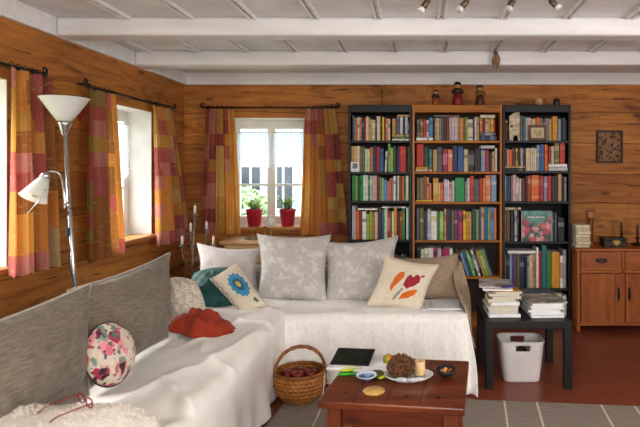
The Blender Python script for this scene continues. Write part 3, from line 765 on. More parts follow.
def doll(px, py0, label, cb, cs, h):
    d = 5.0
    c0 = V(((px - PX) * d / F, d, TOPZ)); sc = h / .2; wx = 1.25
    R = thing('folk_doll', c0, label, 'figurine', 'painted wooden dolls')
    def pr(l): return [(r * sc * wx, z * sc) for r, z in l]
    bm = new_bm(); lathe(bm, pr([(.030, 0), (.034, .01), (.036, .04), (.030, .085), (.022, .10), (.0, .101)]), c0, 18); obj('skirt', bm, cs, R, 50)
    bm = new_bm(); lathe(bm, pr([(.022, .098), (.031, .108), (.034, .125), (.026, .142), (.0, .144)]), c0, 18); obj('torso', bm, cb, R, 50)
    bm = new_bm(); lathe(bm, pr([(.010, .142), (.021, .152), (.024, .168), (.019, .185), (.0, .19)]), c0, 16); obj('head', bm, M('#b98a5c', .5), R, 60)
    bm = new_bm(); lathe(bm, pr([(.0255, .168), (.024, .182), (.016, .196), (.005, .2), (0, .2)]), c0 + V((0, .003, 0)), 16); obj('hair', bm, M('#20140e', .6), R, 60)
    for s in (-1, 1):
        bm = new_bm(); tube(bm, [c0 + V((s * .031, -.005, .128)) * 1.0 if False else c0 + V((s * .037 * sc, -.004, .128 * sc)), c0 + V((s * .044 * sc, -.02 * sc, .105 * sc)), c0 + V((s * .014 * sc, -.043 * sc, .1 * sc))], [.009 * sc, .008 * sc, .006 * sc], 8); obj('arm', bm, cb, R, 60)
doll(435.5, 93, 'shortest painted wooden doll, dark body with orange skirt, on pine bookcase', M('#2a2118', .5), M('#a5561f', .5), .15)
doll(457.5, 83, 'tallest painted wooden doll with a red skirt, middle on the pine bookcase', M('#3a2a1a', .5), M('#8a1f2a', .5), .225)
doll(480, 87, 'stout painted wooden doll with golden front, nearest the dark bookcase', M('#7a5a24', .5), M('#5a2a1c', .5), .195)
def pot(name, px, prof, m, label, cat, lidm=None):
    d = 5.0; c0 = V(((px - PX) * d / F, d, TOPZ))
    bm = new_bm(); lathe(bm, prof, c0, 18); o = obj(name, bm, m, None, 50); tag(o, label, cat); return o
o = pot('pebble_dish', 520.5, [(.02, 0), (.03, .006), (.036, .022), (.033, .022), (.026, .01), (0, .008)], M('#7a3a28', .5), 'tiny reddish dish on the black bookcase above the cream relief', 'dish')
o = pot('glazed_bowl', 538.5, [(.03, 0), (.034, .006), (.05, .035), (.056, .066), (.051, .066), (.044, .035), (0, .014)], M('#b8916a', .4, .4, 30), 'speckled tan glazed bowl on top of the black bookcase', 'bowl')
o = pot('lidded_jar', 556.5, [(.028, 0), (.03, .004), (.03, .06), (.027, .064), (.012, .068), (.009, .075), (0, .078)], M('#3a3034', .4, .3), 'dark little lidded jar at the sideboard end of the bookcase top', 'jar')

# ------------------------------------------------------------------ sideboard at the right
sbx = wood('sideboard_cherry_h', '#753a15', '#9a5622', '#b56c32', 'x', .4)
sbz = wood('sideboard_cherry_v', '#753a15', '#9a5622', '#b56c32', 'z', .4)
darkm = M('#1c1512', .5)
def sideboard():
    x0, yf, w, h = 1.385, 4.76, .82, .735
    R = thing('sideboard', (x0 + w / 2, (yf + YB) / 2, 0), 'reddish wooden sideboard with two drawers above two panelled doors', 'sideboard')
    x1 = x0 + w; yb = YB - .01
    bxo('top', (x0 - .02, yf - .02, h - .025), (x1 + .02, yb, h), sbx, R, .006)
    for xa in (x0, x1 - .03): bxo('side_panel', (xa, yf + .005, 0), (xa + .03, yb, h - .025), sbz, R)
    bxo('back_panel', (x0 + .03, yb - .012, .06), (x1 - .03, yb, h - .025), sbz, R, 0)
    bxo('bottom_panel', (x0 + .03, yf + .02, .06), (x1 - .03, yb - .012, .08), sbx, R, 0)
    bxo('rail', (x0 + .03, yf + .008, .515), (x1 - .03, yf + .03, .54), sbx, R); bxo('rail', (x0 + .03, yf + .008, .05), (x1 - .03, yf + .03, .085), sbx, R)
    bxo('stile', (x0 + w / 2 - .014, yf + .008, .085), (x0 + w / 2 + .014, yf + .03, h - .025), sbz, R)
    for k in (0, 1):
        a = x0 + .034 + k * (w / 2 - .018); b = a + w / 2 - .052
        dr = bxo('drawer', (a, yf, .543), (b, yf + .02, h - .03), sbx, R, .004)
        bxo('drawer_field', (a + .03, yf - .004, .567), (b - .03, yf + .001, h - .052), sbx, dr, .003)
        cx = (a + b) / 2
        bm = new_bm(); tube(bm, [(cx - .045, yf - .004, .63), (cx - .04, yf - .018, .622), (cx, yf - .024, .614), (cx + .04, yf - .018, .622), (cx + .045, yf - .004, .63)], .006, 8); obj('handle', bm, darkm, dr, 60)
        bm = new_bm(); box2(bm, (cx - .052, yf - .006, .625), (cx + .052, yf - .003, .648), .001); obj('handle_plate', bm, darkm, dr)
        do = bxo('door', (a, yf, .088), (b, yf + .02, .512), sbz, R, .004)
        for (p, q) in (((a, .088), (a + .055, .512)), ((b - .055, .088), (b, .512)), ((a + .055, .457), (b - .055, .512)), ((a + .055, .088), (b - .055, .145))):
            bxo('door_rail', (p[0] + .001, yf - .009, p[1] + .001), (q[0] - .001, yf + .001, q[1] - .001), sbz, do, .003)
        hx = b - .03 if k == 0 else a + .03
        bm = new_bm(); tube(bm, [(hx, yf - .008, .38), (hx, yf - .024, .37), (hx, yf - .028, .335), (hx, yf - .024, .30), (hx, yf - .008, .29)], .006, 8); obj('handle', bm, darkm, do, 60)
        bm = new_bm(); box2(bm, (hx - .009, yf - .0115, .275), (hx + .009, yf - .0088, .395), .001); obj('handle_plate', bm, darkm, do)
    return h
SBH = sideboard() + .0005
# pile of pale paperbacks
z = SBH
for k, (c, th) in enumerate(zip(['beige', 'cream', 'beige', 'cream', 'cream', 'beige', 'cream'], (.03, .026, .034, .028, .03, .026, .03))):
    wdt = .125 - .006 * ((k * 3) % 3); xx = 1.385 + .004 * ((k * 5) % 3)
    add_book(xx, xx + wdt, z, z + th - .0006, 4.80 + .004 * (k % 3), .19, c, '%s paperback, %s from the bottom of the pile on the sideboard' % (COLS[c][0], ORD[k + 1]), 'paperbacks piled on the sideboard', 0, True, True); z += th
# turned candlestick
c0 = V(((590.5 - PX) * 4.95 / F, 4.95, SBH))
R = thing('wooden_candlestick', c0, 'tall turned brown wooden candlestick with carved pale crown beside the paperbacks', 'candlestick')
bm = new_bm(); lathe(bm, [(.04, 0), (.042, .012), (.028, .02), (.02, .05), (.025, .08), (.021, .12), (.026, .16), (.022, .21), (.024, .25), (0, .25)], c0, 18); obj('shaft', bm, M('#7a3f1a', .45, .2, 20), R, 45)
bm = new_bm(); lathe(bm, [(.024, .25), (.04, .265), (.032, .28), (.042, .30), (.046, .315), (.03, .31), (0, .305)], c0, 10); obj('crown', bm, M('#a3764e', .6, .25, 20), R, 30)
# dark box with brass crest
bx0, bx1 = 1.66, 1.86
R = thing('dark_box', (1.76, 4.92, SBH), 'flat black lidded box with a brass crest on its front', 'box')
bxo('box', (bx0, 4.86, SBH), (bx1, 5.0, SBH + .055), M('#17110e', .4), R, .004)
bxo('lid', (bx0 - .004, 4.856, SBH + .0555), (bx1 + .004, 5.004, SBH + .08), M('#1d1612', .35), R, .006)
bm = new_bm()
pts = [(-.035, .02), (-.02, .032), (0, .024), (.02, .032), (.035, .02), (.028, -.004), (.012, -.02), (0, -.026), (-.012, -.02), (-.028, -.004)]
A = [bm.verts.new((1.77 + x, 4.8575, SBH + .036 + z)) for x, z in pts]; B = [bm.verts.new((1.77 + x, 4.8605, SBH + .036 + z)) for x, z in pts]
bm.faces.new(A); bm.faces.new(B[::-1])
for k in range(10): bm.faces.new((A[k], A[(k + 1) % 10], B[(k + 1) % 10], B[k]))
obj('crest', bm, M('#a98b4a', .35, .3, 80, metal=.8), R)
def iron_candle(x, y, label, h):
    c0 = V((x, y, SBH))
    R = thing('candle_holder', c0, label, 'candle holder')
    bm = new_bm(); lathe(bm, [(.05, 0), (.055, .008), (.045, .014), (.012, .022), (.009, .05), (.02, .058), (.018, .072), (0, .072)], c0, 18); obj('holder', bm, M('#2a2220', .4, metal=.6), R, 45)
    bm = new_bm(); lathe(bm, [(.011, .0722), (.010, h - .004), (.004, h), (0, h)], c0, 12); o = obj('taper_candle', bm, M('#4a2f22', .5), None, 45); tag(o, 'dark brown taper candle standing in the %s' % ('iron holder at the frame edge' if x > 1.95 else 'iron holder behind the black box'), 'candle')
iron_candle((621.5 - PX) * 5.06 / F, 5.06, 'dark iron candle holder standing just behind the black crested box', .2)
iron_candle((637.5 - PX) * 4.98 / F, 4.98, 'dark iron candle holder standing farthest along the sideboard', .19)

# relief picture on the end wall
R = thing('relief_picture', ((609 - PX) * YB / F, YB, 1.5), 'small dark framed relief picture hanging on boards above the sideboard', 'picture')
a, b = P(596.5, 163, YB - .01), P(622.5, 130.5, YB - .01)
for q in (((a.x, a.z), (a.x + .018, b.z)), ((b.x - .018, a.z), (b.x, b.z)), ((a.x + .018, a.z), (b.x - .018, a.z + .018)), ((a.x + .018, b.z - .018), (b.x - .018, b.z))):
    bxo('frame', (q[0][0], YB - .024, q[0][1]), (q[1][0], YB - .002, q[1][1]), M('#24140c', .5), R)
t = NT('embossed_copper')
v = t.coord('Object', (1, 1, 1)); n1 = t.vor(v, 24); n2 = t.noise(v, 38, 5, .65, .8)
hgt = t.math('ADD', n1, n2)
c = t.ramp(hgt, [(.5, '#241a16'), (.8, '#5f4433'), (1.1, '#8f6a4a')]); t.bump(hgt, .8, .01)
emb = t.fin(c, .45, .35)
def rel(u, v): return V((a.x + .016 + (b.x - a.x - .032) * u, YB - .012 - .008 * max(0, nz(u * 7, v * 8, 3)), a.z + .016 + (b.z - a.z - .032) * v))
bm = new_bm(); grid(bm, 30, 36, rel); obj('relief_plate', bm, emb, R)

# ------------------------------------------------------------------ small cabinet behind the sofa
cabm = wood('pale_oak', '#b08050', '#d2ac7c', '#e2c49a', 'x', .45)
def small_cabinet():
    x0, x1, yf, yb, h = -1.73, -.86, 4.76, 5.13, .80
    R = thing('cabinet', ((x0 + x1) / 2, (yf + yb) / 2, 0), 'pale oak cabinet under the window sill, behind the sofa cushions', 'cabinet')
    bxo('top', (x0 - .03, yf - .03, h - .028), (x1 + .03, yb, h), cabm, R, .006)
    bxo('side_panel', (x0, yf, 0), (x0 + .025, yb, h - .028), cabm, R); bxo('side_panel', (x1 - .025, yf, 0), (x1, yb, h - .028), cabm, R)
    bxo('back_panel', (x0 + .025, yb - .015, 0), (x1 - .025, yb, h - .028), cabm, R, 0)
    d = bxo('drawer', (x0 + .028, yf - .006, .6), (x1 - .028, yf + .012, h - .034), cabm, R)
    bm = new_bm(); lathe(bm, [(.006, 0), (.006, .012), (.014, .02), (.01, .03), (0, .032)], ((x0 + x1) / 2, yf - .006, .68), 14, mat=Matrix.Rotation(PI / 2, 4, 'X')); obj('knob', bm, brass, d, 50)
    for k in (0, 1):
        m = (x0 + x1) / 2; aa, bb = (x0 + .028, m - .002) if k == 0 else (m + .002, x1 - .028)
        dd = bxo('door', (aa, yf - .006, .06), (bb, yf + .012, .595), cabm, R)
        bm = new_bm(); lathe(bm, [(.006, 0), (.006, .012), (.013, .02), (0, .03)], (m + (-.05 if k == 0 else .05), yf - .006, .36), 12, mat=Matrix.Rotation(PI / 2, 4, 'X')); obj('knob', bm, brass, dd, 50)
    bxo('plinth', (x0 + .03, yf + .02, 0), (x1 - .03, yf + .04, .058), cabm, R)
    return h + .0005
CH = small_cabinet()
bm = new_bm(); lathe(bm, [(.0, .0), (.11, .0), (.12, .008), (.117, .010), (.105, .004), (0, .004)], (-1.43, 4.93, CH), 28, sx=1.5, sy=.8); o = obj('tray', bm, M('#8f8578', .4, metal=.3), None, 40); tag(o, 'low oval tray holding small candlesticks on the pale cabinet', 'tray')
for px, h, s, lab in ((252.5, .075, .9, 'small brass cup candlestick on the tray, nearest the curtain'), (257.5, .1, .8, 'small brass candlestick on the tray, second from the curtain'), (265, .11, .8, 'small brass candlestick on the tray, closest to the silver finial')):
    d = 4.93; c0 = V(((px - PX) * d / F, d, CH + .0045))
    bm = new_bm(); lathe(bm, [(.022 * s, 0), (.023 * s, .004), (.007, .012), (.006, h * .6), (.011, h * .66), (.008, h * .75), (.017, h * .95), (.02, h), (.015, h), (.012, h * .88), (0, h * .86)], c0, 16)
    o = obj('brass_candlestick', bm, M('#c79a3a', .3, .15, 30, metal=.85), None, 45); tag(o, lab, 'candlestick', 'small brass candlesticks')
c0 = V(((271 - PX) * 4.95 / F, 4.95, CH + .0045))
R = thing('finial_ornament', c0, 'pale silver cone-shaped ornament on a slim foot before the window', 'ornament')
sv = M('#dad8d2', .5, .15, 40)
bm = new_bm(); lathe(bm, [(.034, 0), (.034, .006), (.01, .016), (.007, .05), (.012, .06), (.008, .085), (.014, .1), (0, .101)], c0, 16); obj('foot', bm, M('#c2a66a', .35, metal=.7), R, 45)
bm = new_bm()
prof = [(.012, .1), (.036, .118), (.044, .14), (.04, .165), (.028, .19), (.012, .208), (0, .214)]
lathe(bm, prof, c0, 20, 1.12, 1.12); obj('cone', bm, sv, R, 60)
bm = new_bm()
for ring, (r, z) in enumerate(((.037, .118), (.044, .136), (.042, .156), (.033, .178), (.02, .198))):
    for k in range(9):
        a = 2 * PI * (k + .5 * (ring % 2)) / 9
        lathe(bm, [(0, 0), (.010, .004), (.009, .012), (0, .02)], c0 + V((r * math.cos(a) * 1.06, r * math.sin(a) * 1.06, z - .004)), 6)
obj('cone_scales', bm, sv, R, 60)

# ------------------------------------------------------------------ potted plants on the sill
redpot = M('#a8203a', .35, .1, 20)
leafm = M('#b9cc6c', .6, .3, 30); soil = M('#2d2018', .95, .3, 60)
def potted(px, label, seed):
    rd = random.Random(seed); k_ = .80
    d = 5.24; c0 = V(((px - PX) * d / F, d, WZ0 + .0008))
    R = thing('potted_plant', c0, label, 'potted plant', 'potted plants on the sill')
    bm = new_bm(); lathe(bm, [(.07, 0), (.072, .004), (.094, .138), (.1, .142), (.1, .165), (.094, .167), (.088, .15), (0, .148)], c0, 26, k_, k_); obj('pot', bm, redpot, R, 45)
    bm = new_bm(); lathe(bm, [(0, .152), (.087, .1505), (.06, .155), (0, .158)][::-1], c0, 18, k_, k_); obj('soil', bm, soil, R, 60)
    bm = new_bm(); sb = new_bm()
    for k in range(44):
        a = rd.uniform(0, 2 * PI); r = rd.uniform(.01, .085); h = rd.uniform(.05, .14)
        b0 = c0 + V((r * .5 * math.cos(a), r * .5 * math.sin(a), .15)); tp = c0 + V((r * 1.2 * math.cos(a), r * 1.2 * math.sin(a), .15 + h))
        tube(sb, [b0, b0.lerp(tp, .5) + V((0, 0, .01)), tp], .0016, 5)
        for q in range(4):
            p = b0.lerp(tp, .55 + .15 * q); aa = rd.uniform(0, 2 * PI); L = rd.uniform(.024, .042)
            dr = V((math.cos(aa), math.sin(aa), rd.uniform(0, .7))).normalized(); sd = dr.cross(V((0, 0, 1))).normalized() * L * .32
            vs = [bm.verts.new(x) for x in (p, p + dr * L * .5 + sd, p + dr * L, p + dr * L * .5 - sd)]; bm.faces.new(vs)
    obj('stems', sb, M('#5a7a30', .7), R, 60); obj('foliage', bm, leafm, R)
potted(254.3, 'young green plant in a dark red pot, nearer the candelabrum, on the sill', 3)
potted(287.6, 'young green plant in a dark red pot, nearer the bookcases, on the sill', 8)

# ------------------------------------------------------------------ iron candelabrum in the corner
silver_iron = M('#8f887c', .45, .25, 30, metal=.5)
cb = V((-1.955, 4.62, 0))
R = thing('candelabrum', cb, 'tall grey iron floor candelabrum with five white candles in the corner', 'candelabrum')
bm = new_bm(); tube(bm, [cb + V((0, 0, .06)), cb + V((.005, 0, .6)), cb + V((.03, 0, 1.03))], .008, 10); obj('stem', bm, silver_iron, R, 60)
for k in range(3):
    a = 2 * PI * k / 3 + .5; dr = V((math.cos(a), math.sin(a), 0))
    bm = new_bm(); tube(bm, [cb + V((0, 0, .07)), cb + dr * .07 + V((0, 0, .09)), cb + dr * .15 + V((0, 0, .05)), cb + dr * .18 + V((0, 0, .007))], .007, 8); obj('foot', bm, silver_iron, R, 60)
cand = M('#e9e4d6', .5, .05)
for px, pyb, d, lab in ((182.2, 247, 4.55, 'lowest white candle of the floor candelabrum, nearest the deep window'), (190.8, 234, 4.64, 'white candle second from the deep window on the floor candelabrum'),
                  (199, 220, 4.62, 'topmost white candle on the central stem of the floor candelabrum'), (206.5, 232, 4.70, 'white candle just right of the floor candelabrum stem'), (213.4, 247, 4.58, 'low white candle of the floor candelabrum, nearest the pale cabinet')):
    e = P(px, pyb, d)
    st = cb + V((.02, 0, .55 + (e.z - .75) * .5)); st = V((cb.x + .03 * (st.z / 1.03), cb.y, min(st.z, .95)))
    if abs(px - 199) > 1:
        lowp = V((st.x + (e.x - st.x) * .62, st.y + (e.y - st.y) * .62, e.z - .12))
        pts = []
        p0, p1, p2, p3 = st, V((st.x + (e.x - st.x) * .3, st.y + (e.y - st.y) * .3, e.z - .16)), V((e.x, e.y, e.z - .16)), e
        for q in range(13):
            u = q / 12; pts.append(p0 * (1 - u) ** 3 + p1 * 3 * u * (1 - u) ** 2 + p2 * 3 * u * u * (1 - u) + p3 * u ** 3)
        bm = new_bm(); tube(bm, pts, .0075, 8); obj('arm', bm, silver_iron, R, 60)
    else:
        e = V((cb.x + .03, cb.y, 1.03))
    bm = new_bm(); lathe(bm, [(.006, -.004), (.026, .004), (.03, .01), (.014, .01), (.013, .022), (.0, .022)], e, 14); obj('drip_pan', bm, silver_iron, R, 45)
    bm = new_bm(); lathe(bm, [(.0105, .0225), (.0105, .085), (.006, .092), (.0015, .094), (.0015, .104), (0, .104)], e, 12); o = obj('candle', bm, cand, None, 45); tag(o, lab, 'candle', 'white candles of the floor candelabrum')

# ------------------------------------------------------------------ floor lamp
chrome = M('#b9b9b8', .25, .08, 20, metal=.9)
t = NT('frosted_white_glass'); t.fin('#f2f0ec', .35); t.b.inputs['Subsurface Weight'].default_value = .3
tl = t.node('ShaderNodeBsdfTranslucent'); tl.inputs[0].default_value = lin('#fbf8f2')
mx = t.node('ShaderNodeMixShader'); mx.inputs[0].default_value = .35
t.link(t.b.outputs[0], mx.inputs[1]); t.link(tl.outputs[0], mx.inputs[2]); t.link(mx.outputs[0], t.out.inputs[0]); frost = t.m
LD = 2.9
lt, lb = P(64.5, 125, LD), P(75, 300, LD)
dirv = (lb - lt).normalized(); foot = lt + dirv * ((lt.z - .02) / -dirv.z)
R = thing('floor_lamp', (foot.x, foot.y, 0), 'silver uplighter floor lamp with a small bent reading arm behind the sofa', 'floor lamp')
bm = new_bm(); lathe(bm, [(.13, 0), (.13, .012), (.11, .022), (.02, .03), (.016, .05), (0, .05)], (foot.x, foot.y, 0), 30); obj('base', bm, chrome, R, 40)
bm = new_bm(); tube(bm, [foot + V((0, 0, .025)), lt], .0115, 14); obj('pole', bm, chrome, R, 60)
tb = P(64, 134, LD); tz = lt.z
cone_prof = [(.012, -.055), (.016, -.05), (.03, .0), (.036, .02), (0, .02)]
bm = new_bm(); lathe(bm, cone_prof, (lt.x, lt.y, tz), 24); obj('collar', bm, chrome, R, 45)
h0 = CAMZ + (PY - 98) * LD / F - tz
bm = new_bm(); lathe(bm, [(0, .0205), (.034, .0205), (.066, h0 * .45), (.114, h0 - .006), (.12, h0), (.116, h0), (.062, h0 * .45), (.03, .03), (0, .03)], (lt.x, lt.y, tz), 40); obj('uplight_shade', bm, frost, R, 50)
j = lt + dirv * ((lt.z - P(0, 205, LD).z) / -dirv.z)
bm = new_bm(); tube(bm, [j + V((0, -.013, .02)), j + V((0, -.013, -.02))], .02, 12); obj('joint', bm, chrome, R, 45)
pts = [j + V((0, -.03, 0))] + [P(px, py, LD - .03 - .02 * k) for k, (px, py) in enumerate(((64, 190), (62, 178), (57, 172.5), (50, 171.5), (46, 174)))]
sm = []
for a, b, c, d in zip([pts[0]] + pts[:-2], pts[:-1], pts[1:], pts[2:] + [pts[-1]]):
    for q in range(4):
        u = q / 4; sm.append(.5 * ((2 * b) + (c - a) * u + (2 * a - 5 * b + 4 * c - d) * u * u + (3 * b - a - 3 * c + d) * u ** 3))
sm.append(pts[-1])
bm = new_bm(); tube(bm, sm, .007, 10); obj('reading_arm', bm, chrome, R, 60)
sh0 = P(45.5, 176.5, LD - .13); sh1 = P(33.5, 197.5, LD - .19)
ax = (sh1 - sh0); L = ax.length; q = ax.to_track_quat('Z', 'Y').to_matrix().to_4x4()
bm = new_bm(); lathe(bm, [(.014, -.02), (.02, -.012), (.026, .012), (.0, .012)], sh0, 20, mat=q); sp = obj('reading_socket', bm, chrome, R, 45)
bm = new_bm(); lathe(bm, [(.022, .01), (.035, L * .35), (.062, L), (.066, L + .004), (.062, L + .004), (.032, L * .36), (.018, .013)], sh0, 30, mat=q); obj('reading_shade', bm, frost, R, 50)
bm = new_bm(); lathe(bm, [(.01, .02), (.014, L * .5), (.02, L * .75), (.012, L * .95), (0, L)], sh0, 16, mat=q); obj('bulb', bm, M('#d8cdb8', .3), R, 50)
bm = new_bm(); tube(bm, [sh0 + q @ V((.045, 0, L * .6)), sh0 + q @ V((.05, .0, L + .02)), P(27.5, 214, LD - .2)], .003, 6); obj('pull_rod', bm, chrome, R, 60)
cp = [j + V((0, -.012, -.03)), P(66.5, 225, LD - .02), P(70, 250, LD - .03), P(69, 262, LD - .02), P(74, 285, LD - .015), P(77, 300, LD + .02)]
bm = new_bm(); tube(bm, cp, .003, 6); obj('cord', bm, M('#2c2c2e', .6), R, 60)
bm = new_bm(); box(bm, P(67.5, 232, LD - .022), (.016, .014, .05), .004); obj('switch', bm, M('#2a2a2c', .5), R)

# ------------------------------------------------------------------ sofa
SEAT = .445
sofa_m = fabric('grey_sofa_fabric', '#8d8478', '#a79c8e', 80)
R = thing('corner_sofa', (-1.2, 3.6, 0), 'low corner sofa along two walls, hidden under white covers', 'sofa')
bxo('seat_base', (-1.78, .7, .09), (-.95, 4.36, .42), sofa_m, R, .03)
bxo('seat_base', (-.94, 3.62, .09), (.29, 4.36, .42), sofa_m, R, .03)
bxo('backrest', (-1.80, .7, .422), (-1.64, 3.15, .62), sofa_m, R, .04)
bxo('backrest', (-1.55, 4.28, .422), (.29, 4.40, .66), sofa_m, R, .04)
for x, y in ((-1.7, .8), (-1.03, .8), (-1.7, 4.28), (.2, 4.28), (.2, 3.7), (-1.03, 3.5)):
    bm = new_bm(); lathe(bm, [(.025, 0), (.03, .09), (0, .09)], (x, y, 0), 14); obj('leg', bm, M('#3a2418', .5), R, 45)

def pat_quilt(t, c):
    w = t.vor(t.coord('Object', (30, 30, 30)), 1.0, rnd=.4)
    return t.mix(t.math('MULTIPLY', w, .13), c, '#9a958c')
cover_m2 = fabric('white_bedspread', '#ebe8e2', '#f5f3ee', 5, bump=.10)
quilt_m = fabric('white_waffle_quilt', '#e9e7e2', '#f6f4f0', 46, (1.0, 1.0, .5), bump=.9, pat=pat_quilt)
def sstep(a, b, x):
    k = max(0, min(1, (x - a) / (b - a))); return k * k * (3 - 2 * k)
def side_cover(u, v):
    "u runs along the side sofa, v from under the back cushions over the seat and down to the floor"
    y = .95 + (4.24 - .95) * u
    topw, R_, drop = .62, .07, .40
    x0 = -1.60; xf = -.895
    s = v * 1.19
    flat = xf - R_ - x0
    if s < flat: x, z, k = x0 + s, 0.0, 0.0
    elif s < flat + R_ * PI / 2:
        a = (s - flat) / R_; x, z, k = xf - R_ + R_ * math.sin(a), -R_ * (1 - math.cos(a)), a / (PI / 2) * .3
    else:
        q = (s - flat - R_ * PI / 2); x, z, k = xf, -R_ - q, .3 + .7 * min(1, q / .36)
    zt = SEAT + .012
    # sunken and rumpled top
    w = sstep(-1.35, -1.0, x)
    z += zt + .018 * math.sin(y * 1.9 + 1) * (1 - k)
    rg = (1 - abs(math.sin(7.5 * (x * .95 - y * .42) + 2.6 * nz(x * 1.3, y * 1.1, 4)))) ** 3
    rg2 = (1 - abs(math.sin(11 * (x * .5 + y * .8) + 3.2 * nz(x * 1.7, y * 1.4, 9)))) ** 4
    z += (.042 * rg * sstep(-1.45, -1.1, x) * (.4 + .6 * abs(nz(x, y * 1.2, 2))) + .022 * rg2 * w) * (1 - k) * (1 if y < 3.6 else .3)
    z += (.020 * nz(x * 3.2 + y * 1.7, y * 2.3 - x * 1.2, 1) + .016 * abs(nz(x * 5.0 - y * 2.1, y * 3.5 + x * 3, 5)) * w + .006 * nz(x * 9, y * 8, 2)) * (1 - k)
    fold = math.sin(y * 15 + 2.2 * nz(y * 2, 0, 3)) + .6 * math.sin(y * 27 + 1.3)
    x += k * (.022 * fold * sstep(.2, 1, k) + .02 * k + .03 * nz(y * 2.0, z * 3, 8))
    z = max(z, .012 + .008 * abs(fold))
    if y > 3.56: x = min(x, -.885 + .0)
    return V((x, y, z))
bm = new_bm(); grid(bm, 230, 100, side_cover)
o = obj('sofa_cover', bm, cover_m2); tag(o, 'smooth white cotton cover spread over the side of the sofa by the lamp', 'sofa cover')
o.modifiers.new('thick', 'SOLIDIFY').thickness = .004
def end_cover(u, v):
    x = -.955 + (.315 + .955) * u
    y0, yf, R_ = 4.24, 3.565, .06
    s = v * (y0 - yf + .43)
    flat = y0 - yf - R_
    if s < flat: y, z, k = y0 - s, 0.0, 0.0
    elif s < flat + R_ * PI / 2:
        a = (s - flat) / R_; y, z, k = yf + R_ - R_ * math.sin(a), -R_ * (1 - math.cos(a)), a / (PI / 2) * .25
    else:
        q = s - flat - R_ * PI / 2; y, z, k = yf, -R_ - q, .25 + .75 * min(1, q / .36)
    z += SEAT + .016 + .010 * nz(x * 4, y * 4, 2) * (1 - k) + .004 * nz(x * 14, y * 11, 6)
    fold = math.sin(x * 19 + 1.6 * nz(x * 3, 1, 1)) * .6 + .5 * math.sin(x * 41)
    rr = sstep(.05, .32, x)
    y -= k * (.012 * fold + .015 * k + .012 * nz(x * 5, z * 7, 4)) + rr * k * k * (.20 + .03 * math.sin(x * 60))
    x += rr * (k * .06 * math.sin(min(1, k) * 2.4) + k * k * .0)
    if rr > 0: z -= rr * k * .0
    return V((x, y, max(z, .012)))
bm = new_bm(); grid(bm, 130, 70, end_cover)
o = obj('sofa_quilt', bm, quilt_m); tag(o, 'white waffle-textured quilt over the sofa end before the bookcases', 'quilt')
o.modifiers.new('thick', 'SOLIDIFY').thickness = .004

# ------------------------------------------------------------------ cushions
CAM = V((0, 0, CAMZ))
def cushion(name, tl_, tr_, br_, bl_, T, m, label, cat='cushion', n=30, pinch=.07, seed=0, wr=.012, group=None, facing=None, power=.42):
    TL, TR, BR, BL = V(tl_), V(tr_), V(br_), V(bl_)
    ctr = (TL + TR + BR + BL) / 4
    nn = ((TR - TL) + (BR - BL)).cross((BL - TL) + (BR - TR)).normalized()
    ref = facing if facing is not None else (CAM - ctr)
    if nn.dot(ref) < 0: nn = -nn
    def base(u, v):
        uu = .5 + (u - .5) * (1 - pinch * math.sin(PI * v)); vv = .5 + (v - .5) * (1 - pinch * math.sin(PI * u))
        return TL.lerp(TR, uu).lerp(BL.lerp(BR, uu), vv)
    def th(u, v, sd):
        e = max(0.0, math.sin(PI * u) * math.sin(PI * v)) ** power
        cr = nz(u * 5 + sd, v * 5, seed) * .6 + nz(u * 11, v * 11 + sd, seed + 3) * .3
        return T * e + wr * cr * min(1, e * 1.6)
    bm = new_bm(); uvl = bm.loops.layers.uv.verify()
    fr = [[None] * (n + 1) for _ in range(n + 1)]; bk = [[None] * (n + 1) for _ in range(n + 1)]
    for i in range(n + 1):
        for j in range(n + 1):
            u, v = i / n, j / n; b = base(u, v)
            if i in (0, n) or j in (0, n):
                fr[i][j] = bk[i][j] = bm.verts.new(b + nn * .006 * nz(u * 9, v * 9, seed))
            else:
                fr[i][j] = bm.verts.new(b + nn * th(u, v, 0)); bk[i][j] = bm.verts.new(b - nn * th(u, v, 7))
    for g in (fr, bk):
        for i in range(n):
            for j in range(n):
                f = bm.faces.new((g[i][j], g[i + 1][j], g[i + 1][j + 1], g[i][j + 1])); f.smooth = True
                for l, (a, b) in zip(f.loops, ((i, j), (i + 1, j), (i + 1, j + 1), (i, j + 1))): l[uvl].uv = (a / n, 1 - b / n)
    o = obj(name, bm, m); tag(o, label, cat, group)
    def surf(u, v, off=.003): return base(u, v) + nn * (th(u, v, 0) + off)
    def edge(off=0.0):
        pts = [base(k / n, 0) for k in range(n)] + [base(1, k / n) for k in range(n)] + [base(1 - k / n, 1) for k in range(n)] + [base(0, 1 - k / n) for k in range(n)]
        return pts
    return o, surf, edge
def piping(o, edge, m, r=.005):
    bm = new_bm(); tube(bm, edge(), r, 6, closed=True); obj('piping', bm, m, o, 60)
def applique(o, surf, poly, m, name, rings=5, off=.0035):
    cx = sum(p[0] for p in poly) / len(poly); cy = sum(p[1] for p in poly) / len(poly)
    bm = new_bm(); c = bm.verts.new(surf(cx, cy, off)); prev = None
    for k in range(1, rings + 1):
        ring = [bm.verts.new(surf(cx + (x - cx) * k / rings, cy + (y - cy) * k / rings, off if k < rings else off * .4)) for x, y in poly]
        for i in range(len(poly)):
            j = (i + 1) % len(poly)
            if prev is None: bm.faces.new((c, ring[i], ring[j]))
            else: bm.faces.new((prev[i], ring[i], ring[j], prev[j]))
        prev = ring
    return obj(name, bm, m, o, 60)

